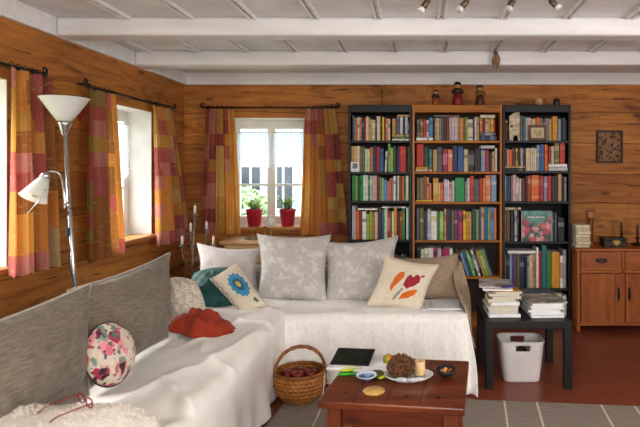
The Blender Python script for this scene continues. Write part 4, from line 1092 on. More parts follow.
greyc = fabric('taupe_woven', '#5f564a', '#8a7f70', 9, (2.5, 2.5, 26), bump=.3)
greyp = fabric('taupe_woven_light', '#978e82', '#b0a79a', 40)
UPX = V((1, -.2, .3))
o, s, e = cushion('back_cushion', (-1.44, 1.36, .905), (-1.385, 2.27, .935), (-1.38, 2.25, .475), (-1.38, 1.36, .475), .125, greyc, 'large taupe woven back cushion closest to the camera on the sofa', 'cushion', 44, .075, 3, .034, 'large taupe back cushions', UPX, .55)
piping(o, e, greyp)
o, s, e = cushion('back_cushion', (-1.50, 2.30, .90), (-1.46, 3.15, .935), (-1.42, 3.04, .475), (-1.42, 2.32, .475), .125, greyc, 'large taupe woven back cushion behind the round floral pillow', 'cushion', 44, .08, 9, .034, 'large taupe back cushions', UPX, .55)
piping(o, e, greyp)

def pat_damask(t, c):
    v = t.coord('UV', (1, 1, 1))
    d = t.noise(v, 5.5, 3, .5, 1.2); w = t.vor(v, 7.5, rnd=.9)
    k = t.ramp(t.math('SUBTRACT', d, t.math('MULTIPLY', w, .35)), [(.30, 0.0), (.42, 1.0)])
    return t.mix(t.math('MULTIPLY', k, .42), c, '#e4e1dc')
damask = fabric('grey_damask', '#b3afab', '#c2beba', 50, pat=pat_damask, bump=.15)
plaing = fabric('plain_grey_cotton', '#b2adaa', '#c3bebb', 50)
taupe = fabric('taupe_cotton', '#94816d', '#ab9781', 26, (1, 1, 4))
o, s, e = cushion('cushion', P(197, 243, 4.28), P(262, 248, 4.28), P(259, 296, 4.08), P(193, 296, 4.02), .07, plaing, 'plain grey cushion in the sofa corner behind the teal one', 'cushion', 30, .17, 12, .012)
piping(o, e, plaing, .004)
o, s, e = cushion('cushion', P(257, 234, 4.22), P(331, 235, 4.22), P(327, 303, 3.98), P(257, 302, 3.98), .085, damask, 'grey leaf-patterned cushion standing before the pale cabinet', 'cushion', 32, .13, 21, .012, 'grey leaf-patterned cushions')
piping(o, e, damask, .004)
o, s, e = cushion('cushion', P(323, 242, 4.22), P(398, 236, 4.22), P(393, 304, 3.98), P(325, 304, 3.98), .085, damask, 'grey leaf-patterned cushion standing before the black bookcase', 'cushion', 32, .13, 27, .012, 'grey leaf-patterned cushions')
piping(o, e, damask, .004)
o, s, e = cushion('cushion', P(394, 258, 4.24), P(458, 254, 4.18), P(461, 299, 3.98), P(400, 301, 3.98), .07, taupe, 'plain taupe cushion partly hidden behind the tulip cushion', 'cushion', 28, .12, 33, .012)
piping(o, e, taupe, .004)
linen = fabric('cream_linen', '#cfc4ae', '#e0d6c2', 70)
o, s, e = cushion('cushion', P(385, 255, 3.90), P(439, 265, 3.90), P(421, 313, 3.74), P(366, 306, 3.78), .065, linen, 'cream linen cushion with an orange and crimson tulip', 'cushion', 32, .12, 41, .01)
piping(o, e, linen, .004)
om = fabric('orange_felt', '#c85f14', '#dd7420', 60); cm = fabric('crimson_felt', '#8d1f33', '#a82a3f', 60); gm = fabric('grey_felt', '#8b8880', '#a09d94', 60)
applique(o, s, [(.28, .62), (.30, .42), (.38, .28), (.46, .26), (.49, .36), (.43, .5), (.36, .62), (.33, .72)], om, 'orange_leaf_motif')
applique(o, s, [(.52, .55), (.55, .36), (.60, .30), (.66, .36), (.72, .28), (.80, .32), (.82, .44), (.74, .54), (.62, .62)], cm, 'crimson_tulip_motif')
applique(o, s, [(.52, .86), (.56, .74), (.66, .66), (.78, .60), (.84, .60), (.80, .72), (.70, .80)], om, 'orange_leaf_motif')
applique(o, s, [(.42, .88), (.44, .78), (.52, .62), (.56, .62), (.51, .76), (.46, .88)], gm, 'stem_motif')
applique(o, s, [(.80, .30), (.86, .27), (.87, .31), (.82, .34)], cm, 'tulip_tip_motif')
tealm = fabric('teal_velvet', '#0c4a47', '#14615b', 14, bump=.2, rough=.6)
o, s, e = cushion('cushion', P(194, 273, 3.98), P(228, 268, 4.02), P(243, 316, 3.80), P(183, 314, 3.76), .10, tealm, 'dark teal velvet cushion slumped in the sofa corner', 'cushion', 30, -.10, 52, .03, power=.6)
piping(o, e, tealm, .004)
o, s, e = cushion('cushion', P(237, 262, 3.86), P(268, 306, 3.62), P(243, 317, 3.60), P(209, 279, 3.78), .06, linen, 'cream cushion embroidered with a blue daisy, leaning on the teal one', 'cushion', 30, .05, 61, .01, facing=V((.4, -1, .3)))
def circ(cx, cy, r, n=36, a=0.0, k=9): return [(cx + r * (1 + a * math.cos(k * 2 * PI * i / n)) * math.cos(2 * PI * i / n), cy + r * (1 + a * math.cos(k * 2 * PI * i / n)) * math.sin(2 * PI * i / n)) for i in range(n)]
applique(o, s, circ(.48, .38, .27, 54, .09, 13), fabric('blue_thread', '#2f7fa8', '#4b9ac0', 60), 'daisy_petals')
applique(o, s, circ(.48, .38, .16, 40, .08, 13), fabric('navy_thread', '#1d4e78', '#2b6690', 60), 'daisy_ring', off=.005)
applique(o, s, circ(.48, .38, .085), fabric('yellow_thread', '#b8a53a', '#d5c252', 60), 'daisy_center', off=.0065)
applique(o, s, [(.80, .2), (.88, .14), (.92, .22), (.86, .3)], fabric('green_thread', '#3f6a58', '#54806c', 60), 'leaf_motif')
wv = [(.06 + .05 * math.sin(k * 1.4), k / 16 * .9 + .05) for k in range(17)]
bm = new_bm(); tube(bm, [s(v, .93 - .03 * math.sin(v * 40), .003) for v in [k / 40 * .9 + .05 for k in range(41)]], .0035, 6); obj('ruffle_trim', bm, gm, o, 60)

# round floral pillow
def pat_floral(t, c):
    v = t.coord('Object')
    for sc, thr, cols, off in ((15, .38, ('#a8324c', '#cf6f7c', '#6a2140', '#b84a44', '#d98f94'), 0), (21, .27, ('#2a3a44', '#4a6a62', '#243038', '#7a8f86', '#31506a'), 3), (32, .25, ('#3a1a30', '#5f7d76', '#a84a60', '#26292e', '#b86a74'), 6)):
        vv = t.coord('Object', (1, 1, 1), (off, off * .7, 0))
        w = t.node('ShaderNodeVectorMath'); w.operation = 'ADD'
        t.link(vv, w.inputs[0])
        nn = t.node('ShaderNodeTexNoise'); t.link(vv, nn.inputs['Vector']); nn.inputs['Scale'].default_value = 18
        sc2 = t.node('ShaderNodeVectorMath'); sc2.operation = 'SCALE'; t.link(nn.outputs['Color'], sc2.inputs[0]); sc2.inputs['Scale'].default_value = .07
        t.link(sc2.outputs[0], w.inputs[1])
        d = t.vor(w.outputs[0], sc); cc = t.vor(w.outputs[0], sc, out='Color')
        r = t.sep(cc)
        colr = t.ramp(r[0], [(i / 5, q) for i, q in enumerate(cols)], 'CONSTANT')
        k = t.math('MULTIPLY', t.ramp(d, [(thr, 1.0), (thr + .06, 0.0)]), t.ramp(r[1], [(.22, 0.0), (.23, 1.0)]))
        k = t.math('MAXIMUM', k, t.math('MULTIPLY', t.ramp(d, [(thr + .1, 1.0), (thr + .2, 0.0)]), t.math('MULTIPLY', t.ramp(r[2], [(.6, 0.0), (.62, 1.0)]), t.ramp(r[1], [(.22, 0.0), (.23, 1.0)]))))
        c = t.mix(k, c, colr)
    return c
floral = fabric('floral_cotton', '#c3b6a4', '#d8ccba', 60, pat=pat_floral, bump=.12)
rc = P(109.5, 354, 2.27); rn = V((.93, -.22, .25)).normalized()
rq = rn.to_track_quat('Z', 'Y').to_matrix().to_4x4()
bm = new_bm()
lathe(bm, [(0, -.057), (.055, -.055), (.097, -.04), (.122, -.017), (.127, 0), (.122, .017), (.097, .042), (.055, .056), (0, .059)], rc, 40, sx=1, sy=1.02, mat=rq)
o = obj('round_pillow', bm, floral, None, 80); tag(o, 'round pillow with rose and green flowers leaning on taupe cushions', 'pillow')
bm = new_bm(); tube(bm, [rc + rq @ V((.127 * math.cos(k * PI / 24), .130 * math.sin(k * PI / 24), 0)) for k in range(48)], .004, 6, closed=True); obj('piping', bm, M('#3a2a28', .8), o, 60)

# fluffy pillow in the foreground with spectacles
fluffm = fabric('white_fleece', '#d3cabb', '#ece5d9', 90, bump=.9)
fc = V((-1.16, 1.62, .560)); fs = V((.325, .22, .10))
bm = new_bm()
def fluff(u, v):
    a = u * 2 * PI; b = (v - .5) * PI
    ce = lambda w, p: math.copysign(abs(math.cos(w)) ** p, math.cos(w)); se = lambda w, p: math.copysign(abs(math.sin(w)) ** p, math.sin(w))
    p = V((ce(b, .8) * ce(a, .45), ce(b, .8) * se(a, .45), se(b, .9)))
    k = 1 + .05 * nz(p.x * 3, p.y * 3, p.z * 3) + .035 * nz(p.x * 16, p.y * 16, p.z * 16) + .03 * nz(p.x * 40, p.y * 40, p.z * 40)
    return fc + V((p.x * fs.x, p.y * fs.y, p.z * fs.z)) * k
grid(bm, 150, 60, fluff); bmesh.ops.remove_doubles(bm, verts=bm.verts, dist=1e-5)
o = obj('fleece_pillow', bm, fluffm, None); tag(o, 'fluffy white fleece pillow in the foreground, carrying red spectacles', 'pillow')
tuft = new_bm(); rd = random.Random(4)
for k in range(4200):
    u, v = rd.random(), .30 + .66 * rd.random()
    p = fluff(u, v); nrm = (p - fc); nrm = V((nrm.x / fs.x ** 2, nrm.y / fs.y ** 2, nrm.z / fs.z ** 2)).normalized()
    tip = p + (nrm + V((rd.uniform(-.8, .8), rd.uniform(-.8, .8), rd.uniform(-.6, .3)))).normalized() * rd.uniform(.005, .012)
    sd = nrm.orthogonal().normalized() * .0022
    a = tuft.verts.new(p - sd - nrm * .003); b = tuft.verts.new(p + sd - nrm * .003); c = tuft.verts.new(tip); tuft.faces.new((a, b, c))
fu = obj('fleece_pile', tuft, fluffm, o); fu['kind'] = 'stuff'
g0 = V((-1.06, 1.71, fc.z + fs.z + .010))
R = thing('spectacles', g0, 'red framed spectacles lying folded open on the fleece pillow', 'spectacles')
redf = M('#7d1f1c', .3)
def gl_pt(x, y, z=0): return g0 + Matrix.Rotation(2.5, 3, 'Z') @ V((x * .85, y * .85, z * .85))
for s_ in (-1, 1):
    pts = [gl_pt(s_ * .034 + .027 * math.copysign(abs(math.cos(a)) ** .7, math.cos(a)), -.0, .012 + .016 * math.copysign(abs(math.sin(a)) ** .8, math.sin(a))) for a in [2 * PI * k / 24 for k in range(24)]]
    bm = new_bm(); tube(bm, pts, .0024, 6, closed=True); fo = obj('rim', bm, redf, R, 60)
    bm = new_bm(); bm.faces.new([bm.verts.new(p) for p in pts]); obj('lens', bm, glass, fo)
    bm = new_bm(); tube(bm, [gl_pt(s_ * .062, 0, .018), gl_pt(s_ * .066, .02, .018), gl_pt(s_ * .060, .11, .008), gl_pt(s_ * .056, .135, -.004)], [.0022, .0022, .002, .0026], 6); obj('temple', bm, redf, R, 60)
bm = new_bm(); tube(bm, [gl_pt(-.008, 0, .016), gl_pt(0, -.002, .020), gl_pt(.008, 0, .016)], .0022, 6); obj('bridge', bm, redf, R, 60)

# crumpled cloths: crocheted throw and red cloth
def heap(name, c, sx, sy, sz, m, label, cat, seed, rot=0.0, k1=.22, nn=64, lift=0):
    c = V(c)
    def f(u, v):
        a = u * 2 * PI; r = v
        rim = 1 + .20 * nz(math.cos(a) * 1.5, math.sin(a) * 1.5, seed) + .05 * math.sin(a * 9 + seed)
        x, y = r * rim * math.cos(a), r * rim * math.sin(a)
        h = max(0, 1 - r ** 2.2) ** .75
        cre = abs(nz(x * 2.1 + seed, y * 2.1, seed)) + .5 * abs(nz(x * 4.6, y * 4.6 + seed, seed + 2))
        z = h * (1 - k1 + 1.6 * k1 * cre) + .05 * (1 - r)
        p = Matrix.Rotation(rot, 3, 'Z') @ V((x * sx, y * sy, 0))
        return c + V((p.x, p.y, max(0, z * sz + lift * x)))
    bm = new_bm(); grid(bm, nn, 28, f); bmesh.ops.remove_doubles(bm, verts=bm.verts, dist=1e-5)
    o = obj(name, bm, m, origin=c); o.modifiers.new('thick', 'SOLIDIFY').thickness = .004
    tag(o, label, cat); return o
def pat_knit(t, c):
    w = t.vor(t.coord('Object', (75, 75, 75)), 1.0, rnd=.5)
    return t.mix(t.ramp(w, [(.3, 0.0), (.7, .6)]), c, '#8f8472')
knit = fabric('cream_crochet', '#d8d0c2', '#ebe4d6', 40, pat=pat_knit, bump=.6)
o, s, e = cushion('crocheted_throw', P(166, 279, 3.50), P(196, 281, 3.50), P(207, 316, 3.36), P(170, 322, 3.30), .09, knit, 'cream crocheted throw bundled beside the taupe cushion', 'throw', 44, -.12, 71, .03, facing=V((.5, -1, .6)), power=.55)
bm = new_bm(); tube(bm, [s(.1 + .8 * k / 40, .22 + .1 * math.sin(k * .4), .004) for k in range(41)], .006, 6); obj('scalloped_edge', bm, knit, o, 60)
bm = new_bm(); tube(bm, [s(.12 + .1 * math.sin(k * .3), .25 + .65 * k / 40, .004) for k in range(41)], .006, 6); obj('scalloped_edge', bm, knit, o, 60)
redcl = fabric('rust_red_cloth', '#7e2410', '#9c3416', 12, bump=.15)
o = heap('red_cloth', PZ(202, 333, SEAT + .022) + V((0, .02, 0)), .20, .13, .13, redcl, 'crumpled orange-red cloth lying on the white sofa cover', 'cloth', 5, .15, .35, 90, -.045)

# throw over the sofa end and papers
throwm = fabric('beige_throw', '#a08d74', '#b8a58a', 30)
def endthrow(u, v):
    # falls from the back corner of the sofa forward and down along its end
    a = P(447, 257, 4.30); b = P(463, 262, 4.12); c = P(477, 345, 3.62); d = P(481, 352, 3.60)
    top = a.lerp(b, u); bot = P(466, 312, 3.60).lerp(P(477, 348, 3.55), u)
    p = top.lerp(bot, v); p.z += .05 * math.sin(PI * v) * (1 - u) * .4 + .006 * nz(u * 4, v * 8, 3); p.x += .012 * math.sin(v * 7 + u * 5)
    return p
bm = new_bm(); grid(bm, 20, 50, endthrow); o = obj('beige_throw', bm, throwm); o.modifiers.new('thick', 'SOLIDIFY').thickness = .008
tag(o, 'beige woven throw hanging down the sofa end beside the black table', 'throw')
paper = M('#e3e4e6', .6, .05, 20)
for k, (dx, rz, lab) in enumerate(((0, -.06, 'upper loose white paper sheet lying on the quilt end'), (-.05, .1, 'lower loose white paper sheet lying on the quilt end'))):
    c0 = PZ(446 + dx * 60, 304, SEAT + .03); zz = SEAT + .0295 - .0035 * k
    def ps(u, v):
        q = Matrix.Rotation(rz, 3, 'Z') @ V(((u - .5) * .23, (v - .5) * .34, 0)); return V((c0.x + dx + q.x, 3.82 + q.y, zz + .002 * math.sin(u * 3 + k)))
    bm = new_bm(); grid(bm, 6, 6, ps); o = obj('paper_sheet', bm, paper); o.modifiers.new('thick', 'SOLIDIFY').thickness = .0012; tag(o, lab, 'paper')

# ------------------------------------------------------------------ rug
t = NT('grey_lined_rug')
co = t.coord('Object'); x, y, z = t.sep(co)
n = t.noise(t.coord('Object', (3, 40, 1)), 3, 4)
c = t.ramp(n, [(.3, '#7a6f66'), (.7, '#95897e')])
def line(v, pos, w=.008):
    d = t.math('ABSOLUTE', t.math('SUBTRACT', v, pos)); return t.ramp(d, [(w * .5, 1.0), (w * .75, 0.0)])
mask = None
for p in (.128, .323, .708, .903, 1.283, 1.478, 1.858, 2.058):
    l = line(x, p); mask = l if mask is None else t.math('MAXIMUM', mask, l)
for p in (-1.25, -1.05, -1.7):
    mask = t.math('MAXIMUM', mask, line(y, p))
c = t.mix(t.math('MULTIPLY', mask, .85), c, '#cfc6b8')
t.bump(n, .4, .004)
rugm = t.fin(c, .95)
bm = new_bm(); box2(bm, (-.62, -2.1, .0005), (2.4, 0, .009), .003)
o = obj('rug', bm, rugm, origin=(0, 0, 0)); o.location = (-.19, 3.37, 0); o.rotation_euler = (0, 0, math.radians(-5.5))
tag(o, 'flat grey-brown rug with thin white lines on the tile floor', 'rug')

# ------------------------------------------------------------------ coffee table
ctx = wood('coffee_table_top', '#431b0c', '#672e15', '#834524', 'x', .3)
ctz = wood('coffee_table_legs', '#4a2010', '#6c3318', '#804526', 'z', .35)
TC = V((-.090, 2.49, 0)); TR_ = math.radians(-7); TW, TD, TH = .612, .56, .45
R = thing('coffee_table', TC, 'small reddish-brown wooden coffee table in front of the quilt', 'table')
def lp(x, y, z): return TC + Matrix.Rotation(TR_, 3, 'Z') @ V((x, y, z))
def tb(name, c, s, m, parent=R, bev=.004):
    bm = new_bm(); box(bm, lp(*c), s, bev, TR_); return obj(name, bm, m, parent)
tp = tb('tabletop', (0, 0, TH - .016), (TW, TD, .032), ctx, R, .006)
for k, xx in enumerate((-.16, -.02, .12)):
    tb('board_joint', (xx, .0, TH + .0003), (.003, TD - .02, .0012), M('#2a0f08', .5), tp, 0)
for xx in (-.21, -.085, .055, .19):
    bm = new_bm(); lathe(bm, [(0, 0), (.010, 0), (.009, .0018), (0, .0025)], lp(xx, -TD / 2 + .095, TH), 12); obj('peg', bm, M('#1d0c08', .5), tp, 50)
for sx in (-1, 1):
    for sy in (-1, 1): tb('leg', (sx * (TW / 2 - .06), sy * (TD / 2 - .06), (TH - .032) / 2), (.062, .062, TH - .032), ctz, R, .006)
    tb('apron', (sx * (TW / 2 - .06), 0, TH - .032 - .045), (.022, TD - .182, .088), ctx)
    tb('apron', (0, sx * (TD / 2 - .06), TH - .032 - .045), (TW - .182, .022, .088), ctx)
tb('stretcher', (0, 0, .12), (TW - .12, .04, .03), ctx)
for sx in (-1, 1): tb('stretcher', (sx * (TW / 2 - .06), 0, .12), (.03, TD - .182, .03), ctz)
TZ = TH + .0016
def tpos(px, py, z=TZ): return PZ(px, py, z)
# papers + tablet
for k, (dx, rz, lab) in enumerate(((.02, -.03, 'upper pad of white paper under the tablet on coffee table'), (0, -.09, 'lower pad of white paper under the tablet on coffee table'))):
    c0 = tpos(361, 364); zz = TZ + .0102 - .006 * k
    bm = new_bm(); box(bm, (c0.x + dx, c0.y, zz), (.275, .22, .0055), 0, TR_ + rz); o = obj('paper_sheet', bm, paper); tag(o, lab, 'paper')
tq = V((-.335, 2.70, TZ + .030))
R = thing('tablet', tq, 'black tablet computer propped on white papers on coffee table', 'tablet')
trx = math.radians(11)
def tloc(z): return tq + Matrix.Rotation(TR_, 3, 'Z') @ (Matrix.Rotation(trx, 3, 'X') @ V((0, 0, z)))
bm = new_bm(); box(bm, tloc(0), (.195, .155, .009), .004, TR_, 2, trx); obj('case', bm, M('#101114', .35), R)
t = NT('dark_glass_screen'); n = t.noise(t.coord('Object'), 30, 2)
scr = t.fin(t.ramp(n, [(.35, '#0a0f0d'), (.7, '#1c2a22')]), .06)
bm = new_bm(); box(bm, tloc(.005), (.173, .133, .001), 0, TR_, 2, trx); obj('screen', bm, scr, R)
# highlighters
for px, py, c, rz, lab in ((349, 375.5, '#2fa52f', .12, 'green highlighter pen, nearest the table edge'), (352, 371.5, '#c8d422', .2, 'yellow highlighter pen beside the green one'), (350, 369.2, '#d9e03a', .05, 'pale yellow highlighter pen, closest to tablet')):
    c0 = tpos(px, py); c0.z = TZ + .0075
    R = thing('highlighter', c0, lab, 'pen', 'highlighter pens'); dr = V((math.cos(rz), math.sin(rz), 0))
    bm = new_bm(); tube(bm, [c0 - dr * .05, c0 - dr * .048, c0 + dr * .018], [.005, .0072, .0072], 10); obj('barrel', bm, M(c, .4), R, 50)
    bm = new_bm(); tube(bm, [c0 + dr * .0185, c0 + dr * .05, c0 + dr * .053], [.0075, .007, .005], 10); obj('cap', bm, M(shade(c, .85), .4), R, 50)
def bowl(name, px, py, prof, m, label, cat, seg=30, sx=1, sy=1, z=TZ):
    c0 = tpos(px, py); c0.z = z
    bm = new_bm(); lathe(bm, prof, c0, seg, sx, sy); o = obj(name, bm, m, None, 45); tag(o, label, cat); return o, c0
t = NT('blue_rim_glaze'); rr_ = t.noise(t.coord('Object'), 40, 3); x, y, z = t.sep(t.coord('Object'))
c = t.mix(t.ramp(z, [(.016, 0.0), (.020, 1.0)]), t.ramp(rr_, [(.4, '#274a86'), (.7, '#8fa6c6')]), '#c9d2e0'); bluem = t.fin(c, .2)
bowl('small_bowl', 366.5, 380, [(.02, 0), (.024, .003), (.046, .022), (.049, .026), (.045, .026), (.03, .012), (0, .009)], bluem, 'small blue and white bowl between highlighters and coaster', 'bowl')
bowl('cork_coaster', 374, 391.5, [(0, 0), (.047, 0), (.049, .003), (.047, .006), (0, .006)], M('#c29a58', .85, .25, 120), 'round tan cork coaster near the front of the coffee table', 'coaster')
o, c0 = bowl('round_tin', 377, 376, [(.030, 0), (.031, .002), (.031, .018), (.029, .019), (.028, .015), (0, .014)], M('#5d5a30', .4, .3, 40, metal=.4), 'small round olive tin beside the blue bowl', 'tin')
# pepper green bit beside the tin
c1 = tpos(384, 378.5); c1.z = TZ + .008
bm = new_bm(); tube(bm, [c1 + V((-.022, -.02, 0)), c1 + V((0, 0, .001)), c1 + V((.02, .018, 0))], [.005, .0078, .005], 10); o = obj('yellow_marker', bm, M('#b9c21f', .4), None, 50); tag(o, 'short yellow-green marker lying between the tin and the big plate', 'pen')
t = NT('painted_plate'); v = t.coord('Object'); w = t.vor(v, 32); wc = t.vor(v, 32, out='Color')
c = t.mix(t.ramp(w, [(.3, .8), (.5, 0.0)]), '#d4d6d4', t.ramp(t.sep(wc)[0], [(0, '#8a98ae'), (.4, '#c3a39c'), (.7, '#6f8a86'), (.85, '#dcdcd8')], 'CONSTANT')); platem = t.fin(c, .25)
o, pc = bowl('big_plate', 408.5, 380, [(.055, 0), (.06, .004), (.10, .018), (.114, .030), (.111, .031), (.095, .021), (.05, .009), (0, .008)], platem, 'wide painted oval plate holding the cone ball and candle', 'plate', 40, 1.0, .72)
# dried cone ball: core with many small brown scales
cb0 = pc + V((-.035, .01, .058)); conem = M('#5e3c22', .75, .5, 60); conem2 = M('#8a603a', .75, .4, 60)
bm = new_bm(); lathe(bm, [(0, -.05), (.035, -.042), (.055, -.02), (.06, 0), (.052, .025), (.03, .042), (0, .048)], cb0, 18); o = obj('dried_cone_ball', bm, conem, None, 60); tag(o, 'brown ball of dried cones and seed heads on the plate', 'dried decoration')
bm = new_bm(); rd = random.Random(9)
for k in range(230):
    zz = 1 - 2 * (k + .5) / 230; a = k * 2.39996; r = math.sqrt(1 - zz * zz); nd = V((r * math.cos(a), r * math.sin(a), zz * .82))
    q = (nd + V((rd.uniform(-.5, .5), rd.uniform(-.5, .5), rd.uniform(-.5, .5)))).to_track_quat('Z', 'Y').to_matrix().to_4x4()
    lathe(bm, [(0, -.004), (.0075, .004), (.005, .012), (0, .018 + rd.uniform(0, .006))], cb0 + nd * .050, 5, mat=q)
for f in bm.faces: f.material_index = 1 if (f.index // 15) % 3 == 0 else 0
so = obj('cone_scales', bm, [conem, conem2], o); so['kind'] = 'stuff'
cc = pc + V((.052, .022, .0175))
bm = new_bm(); lathe(bm, [(.023, 0), (.025, .002), (.025, .062), (.021, .065), (.014, .059), (0, .057)], cc, 22); o = obj('pillar_candle', bm, M('#d9b98c', .5, .08, 15, Subsurface_Weight=.2), None, 45); tag(o, 'short cream pillar candle standing on the painted plate', 'candle')
bm = new_bm(); tube(bm, [cc + V((0, 0, .056)), cc + V((.001, 0, .065)), cc + V((.003, 0, .070))], .0011, 6); obj('wick', bm, M('#1d1814', .8), o, 60)
pm = M('#c9cdd0', .25, .1)
for k, (dx, dy, s) in enumerate(((-.03, -.052, 1.0), (.018, -.056, .8), (.05, -.045, .75))):
    c1 = pc + V((dx, dy, .013)); bm = new_bm(); lathe(bm, [(0, 0), (.018 * s, .001), (.024 * s, .008), (.02 * s, .015), (0, .018)], c1, 18, 1.2, .75); o = obj('pebble', bm, pm, None, 60); tag(o, ('large pale pebble below the cone ball on the plate', 'middle pale pebble on the plate rim', 'pale pebble below the candle on the plate')[k], 'pebble', 'pale pebbles on the plate')
o, c0 = bowl('nut_bowl', 446, 376.5, [(.02, 0), (.023, .003), (.043, .022), (.052, .036), (.049, .037), (.038, .022), (0, .012)], M('#2b2a2e', .3, .4, 60), 'small dark bowl of nuts at the corner of coffee table', 'bowl')
for k, (dx, dy) in enumerate(((-.018, 0), (-.002, .008), (.012, -.004), (-.008, -.014), (.02, .012))):
    bm = new_bm(); lathe(bm, [(0, 0), (.008, .003), (.009, .009), (.005, .015), (0, .017)], c0 + V((dx, dy, .0185 + .005 * (k % 2))), 10, 1.1, .9)
    o = obj('nut', bm, M(('#c98a3a', '#d6a458', '#7d3f1c', '#cf9648', '#8a4a22')[k], .45), None, 60); tag(o, ('orange nut at the plate side of the dark bowl', 'pale nut topmost in the dark bowl', 'dark brown nut in the middle of the dark bowl', 'golden nut at the front of the dark bowl', 'brown nut at the far rim of the dark bowl')[k], 'nut', 'nuts in the dark bowl')
c1 = tpos(388.5, 364.5); c1.z = TZ
t = NT('orange_green_fruit'); x, y, z = t.sep(t.coord('Object')); fm = t.fin(t.ramp(t.math('ADD', t.math('MULTIPLY', x, 12.0), .5), [(.25, '#4f7a22'), (.5, '#c9a02a'), (.7, '#d35a1c')]), .4)
bm = new_bm(); lathe(bm, [(0, .002), (.014, 0), (.026, .012), (.029, .026), (.024, .042), (.012, .048), (0, .044)], c1, 20); o = obj('small_fruit', bm, fm, None, 70); tag(o, 'small orange and green fruit between tablet and cone ball', 'fruit')
bm = new_bm(); tube(bm, [c1 + V((0, 0, .044)), c1 + V((.002, 0, .054))], .0016, 6); obj('stalk', bm, M('#4a3a20', .7), o, 60)

# ------------------------------------------------------------------ basket
bc = V((-.735, 3.315, .0095))
t = NT('woven_wicker')
co = t.coord('UV'); x, y, z = t.sep(co)
ws = t.math('SINE', t.math('MULTIPLY', y, 130.0)); wc = t.math('SINE', t.math('ADD', t.math('MULTIPLY', x, 190.0), t.math('MULTIPLY', t.math('FLOOR', t.math('MULTIPLY', y, 20.7)), PI)))
hgt = t.math('ADD', t.math('MULTIPLY', ws, .5), t.math('MULTIPLY', wc, .5))
n = t.noise(t.coord('Object'), 14, 4)
c = t.mix(.55, t.ramp(n, [(.3, '#94602c'), (.7, '#c08a48')]), t.ramp(t.math('ADD', t.math('MULTIPLY', hgt, .5), .5), [(.0, '#8a5a2c'), (.6, '#ffe6b4')]), 'MULTIPLY')
t.bump(hgt, .6, .006); wick = t.fin(c, .6)
wickp = M('#8a5524', .6, .35, 30, bump=.3)
R = thing('wicker_basket', bc, 'round brown wicker basket with arched handle on the floor by the sofa', 'basket')
BP = [(.0, .004), (.085, .0), (.115, .018), (.146, .058), (.160, .10), (.160, .14), (.152, .178), (.145, .178), (.152, .14), (.152, .10), (.138, .058), (.105, .022), (0, .012)]
def bask(u, v):
    k = v * (len(BP) - 1); i = min(len(BP) - 2, int(k)); f = k - i
    r = BP[i][0] * (1 - f) + BP[i + 1][0] * f; z = BP[i][1] * (1 - f) + BP[i + 1][1] * f
    a = 2 * PI * u; return bc + V((r * math.cos(a), r * math.sin(a) * .95, z))
bm = new_bm(); grid(bm, 56, 48, bask); bmesh.ops.remove_doubles(bm, verts=bm.verts, dist=1e-5); obj('body', bm, wick, R)
def ropering(z, r, rad, tw):
    pts = [bc + V((r * math.cos(a), r * math.sin(a) * .95, z)) for a in [2 * PI * k / 48 for k in range(48)]]
    bm = new_bm(); tube(bm, pts, [rad * (1 + .12 * math.sin(k * tw)) for k in range(48)], 8, closed=True); return bm
obj('rim', ropering(.180, .151, .009, 1.57), wickp, R, 70); obj('rib_band', ropering(.105, .161, .005, 1.57), wickp, R, 70); obj('foot_ring', ropering(.006, .09, .006, 1.57), wickp, R, 70)
hd = V((.97, .24, 0)).normalized()
for off in (-.009, .009):
    pts = []
    for k in range(29):
        a = PI * k / 28; pts.append(bc + hd * (-.152 * math.cos(a)) + hd.orthogonal().normalized() * 0 + V((-hd.y * off, hd.x * off, .15 + .175 * math.sin(a) ** .85 + .002 * math.sin(k * 2.2 + off * 200))))
    bm = new_bm(); tube(bm, pts, .0085, 8); obj('handle', bm, wickp, R, 70)
for k, (dx, dy) in enumerate(((-.015, -.01), (.065, .015), (-.085, .03), (.0, .075))):
    c1 = bc + V((dx, dy, .062 + (.05 if k < 2 else .042)))
    bm = new_bm(); lathe(bm, [(0, .004), (.018, 0), (.036, .016), (.041, .036), (.034, .06), (.014, .068), (0, .062)], c1, 20); o = obj('apple', bm, M('#7d1a12', .35, .3, 20), None, 70)
    tag(o, ('dark red apple at the middle front of the basket', 'dark red apple under the table end of the basket handle', 'dark red apple at the sofa side of the basket', 'dark red apple at the back of the basket')[k], 'apple', 'apples in the basket')
    bm = new_bm(); tube(bm, [c1 + V((0, 0, .062)), c1 + V((.004, 0, .078))], .0016, 6); obj('stalk', bm, M('#3a2a18', .7), o, 60)
bx_ = bc + V((0, .01, .012)); bm = new_bm(); lathe(bm, [(0, .0), (.1, .012), (.135, .06), (.1, .09), (0, .1)], bx_, 24); o = obj('brown_cloth', bm, fabric('brown_lining', '#2c150c', '#45210f', 20), None, 60); tag(o, 'dark brown cloth lying inside the wicker basket under the apples', 'cloth')
o.scale = (.93, .88, .62)
# charger cable hanging from the table beside the basket
cpts = [P(325, 372, 2.70), P(323.5, 390, 2.68), P(320, 410, 2.66), P(312, 428, 2.7), P(309, 445, 2.8)]
cpts[-1].z = .013; cpts[-2].z = max(cpts[-2].z, .05)
cs = []
for a, b, c, d in zip([cpts[0]] + cpts[:-2], cpts[:-1], cpts[1:], cpts[2:] + [cpts[-1]]):
    for q in range(5):
        u = q / 5; cs.append(.5 * ((2 * b) + (c - a) * u + (2 * a - 5 * b + 4 * c - d) * u * u + (3 * b - a - 3 * c + d) * u ** 3))
bm = new_bm(); tube(bm, cs, .0022, 6); o = obj('charging_cable', bm, M('#d8cfbf', .5), None, 60); tag(o, 'thin white cable hanging off the coffee table beside the basket', 'cable')

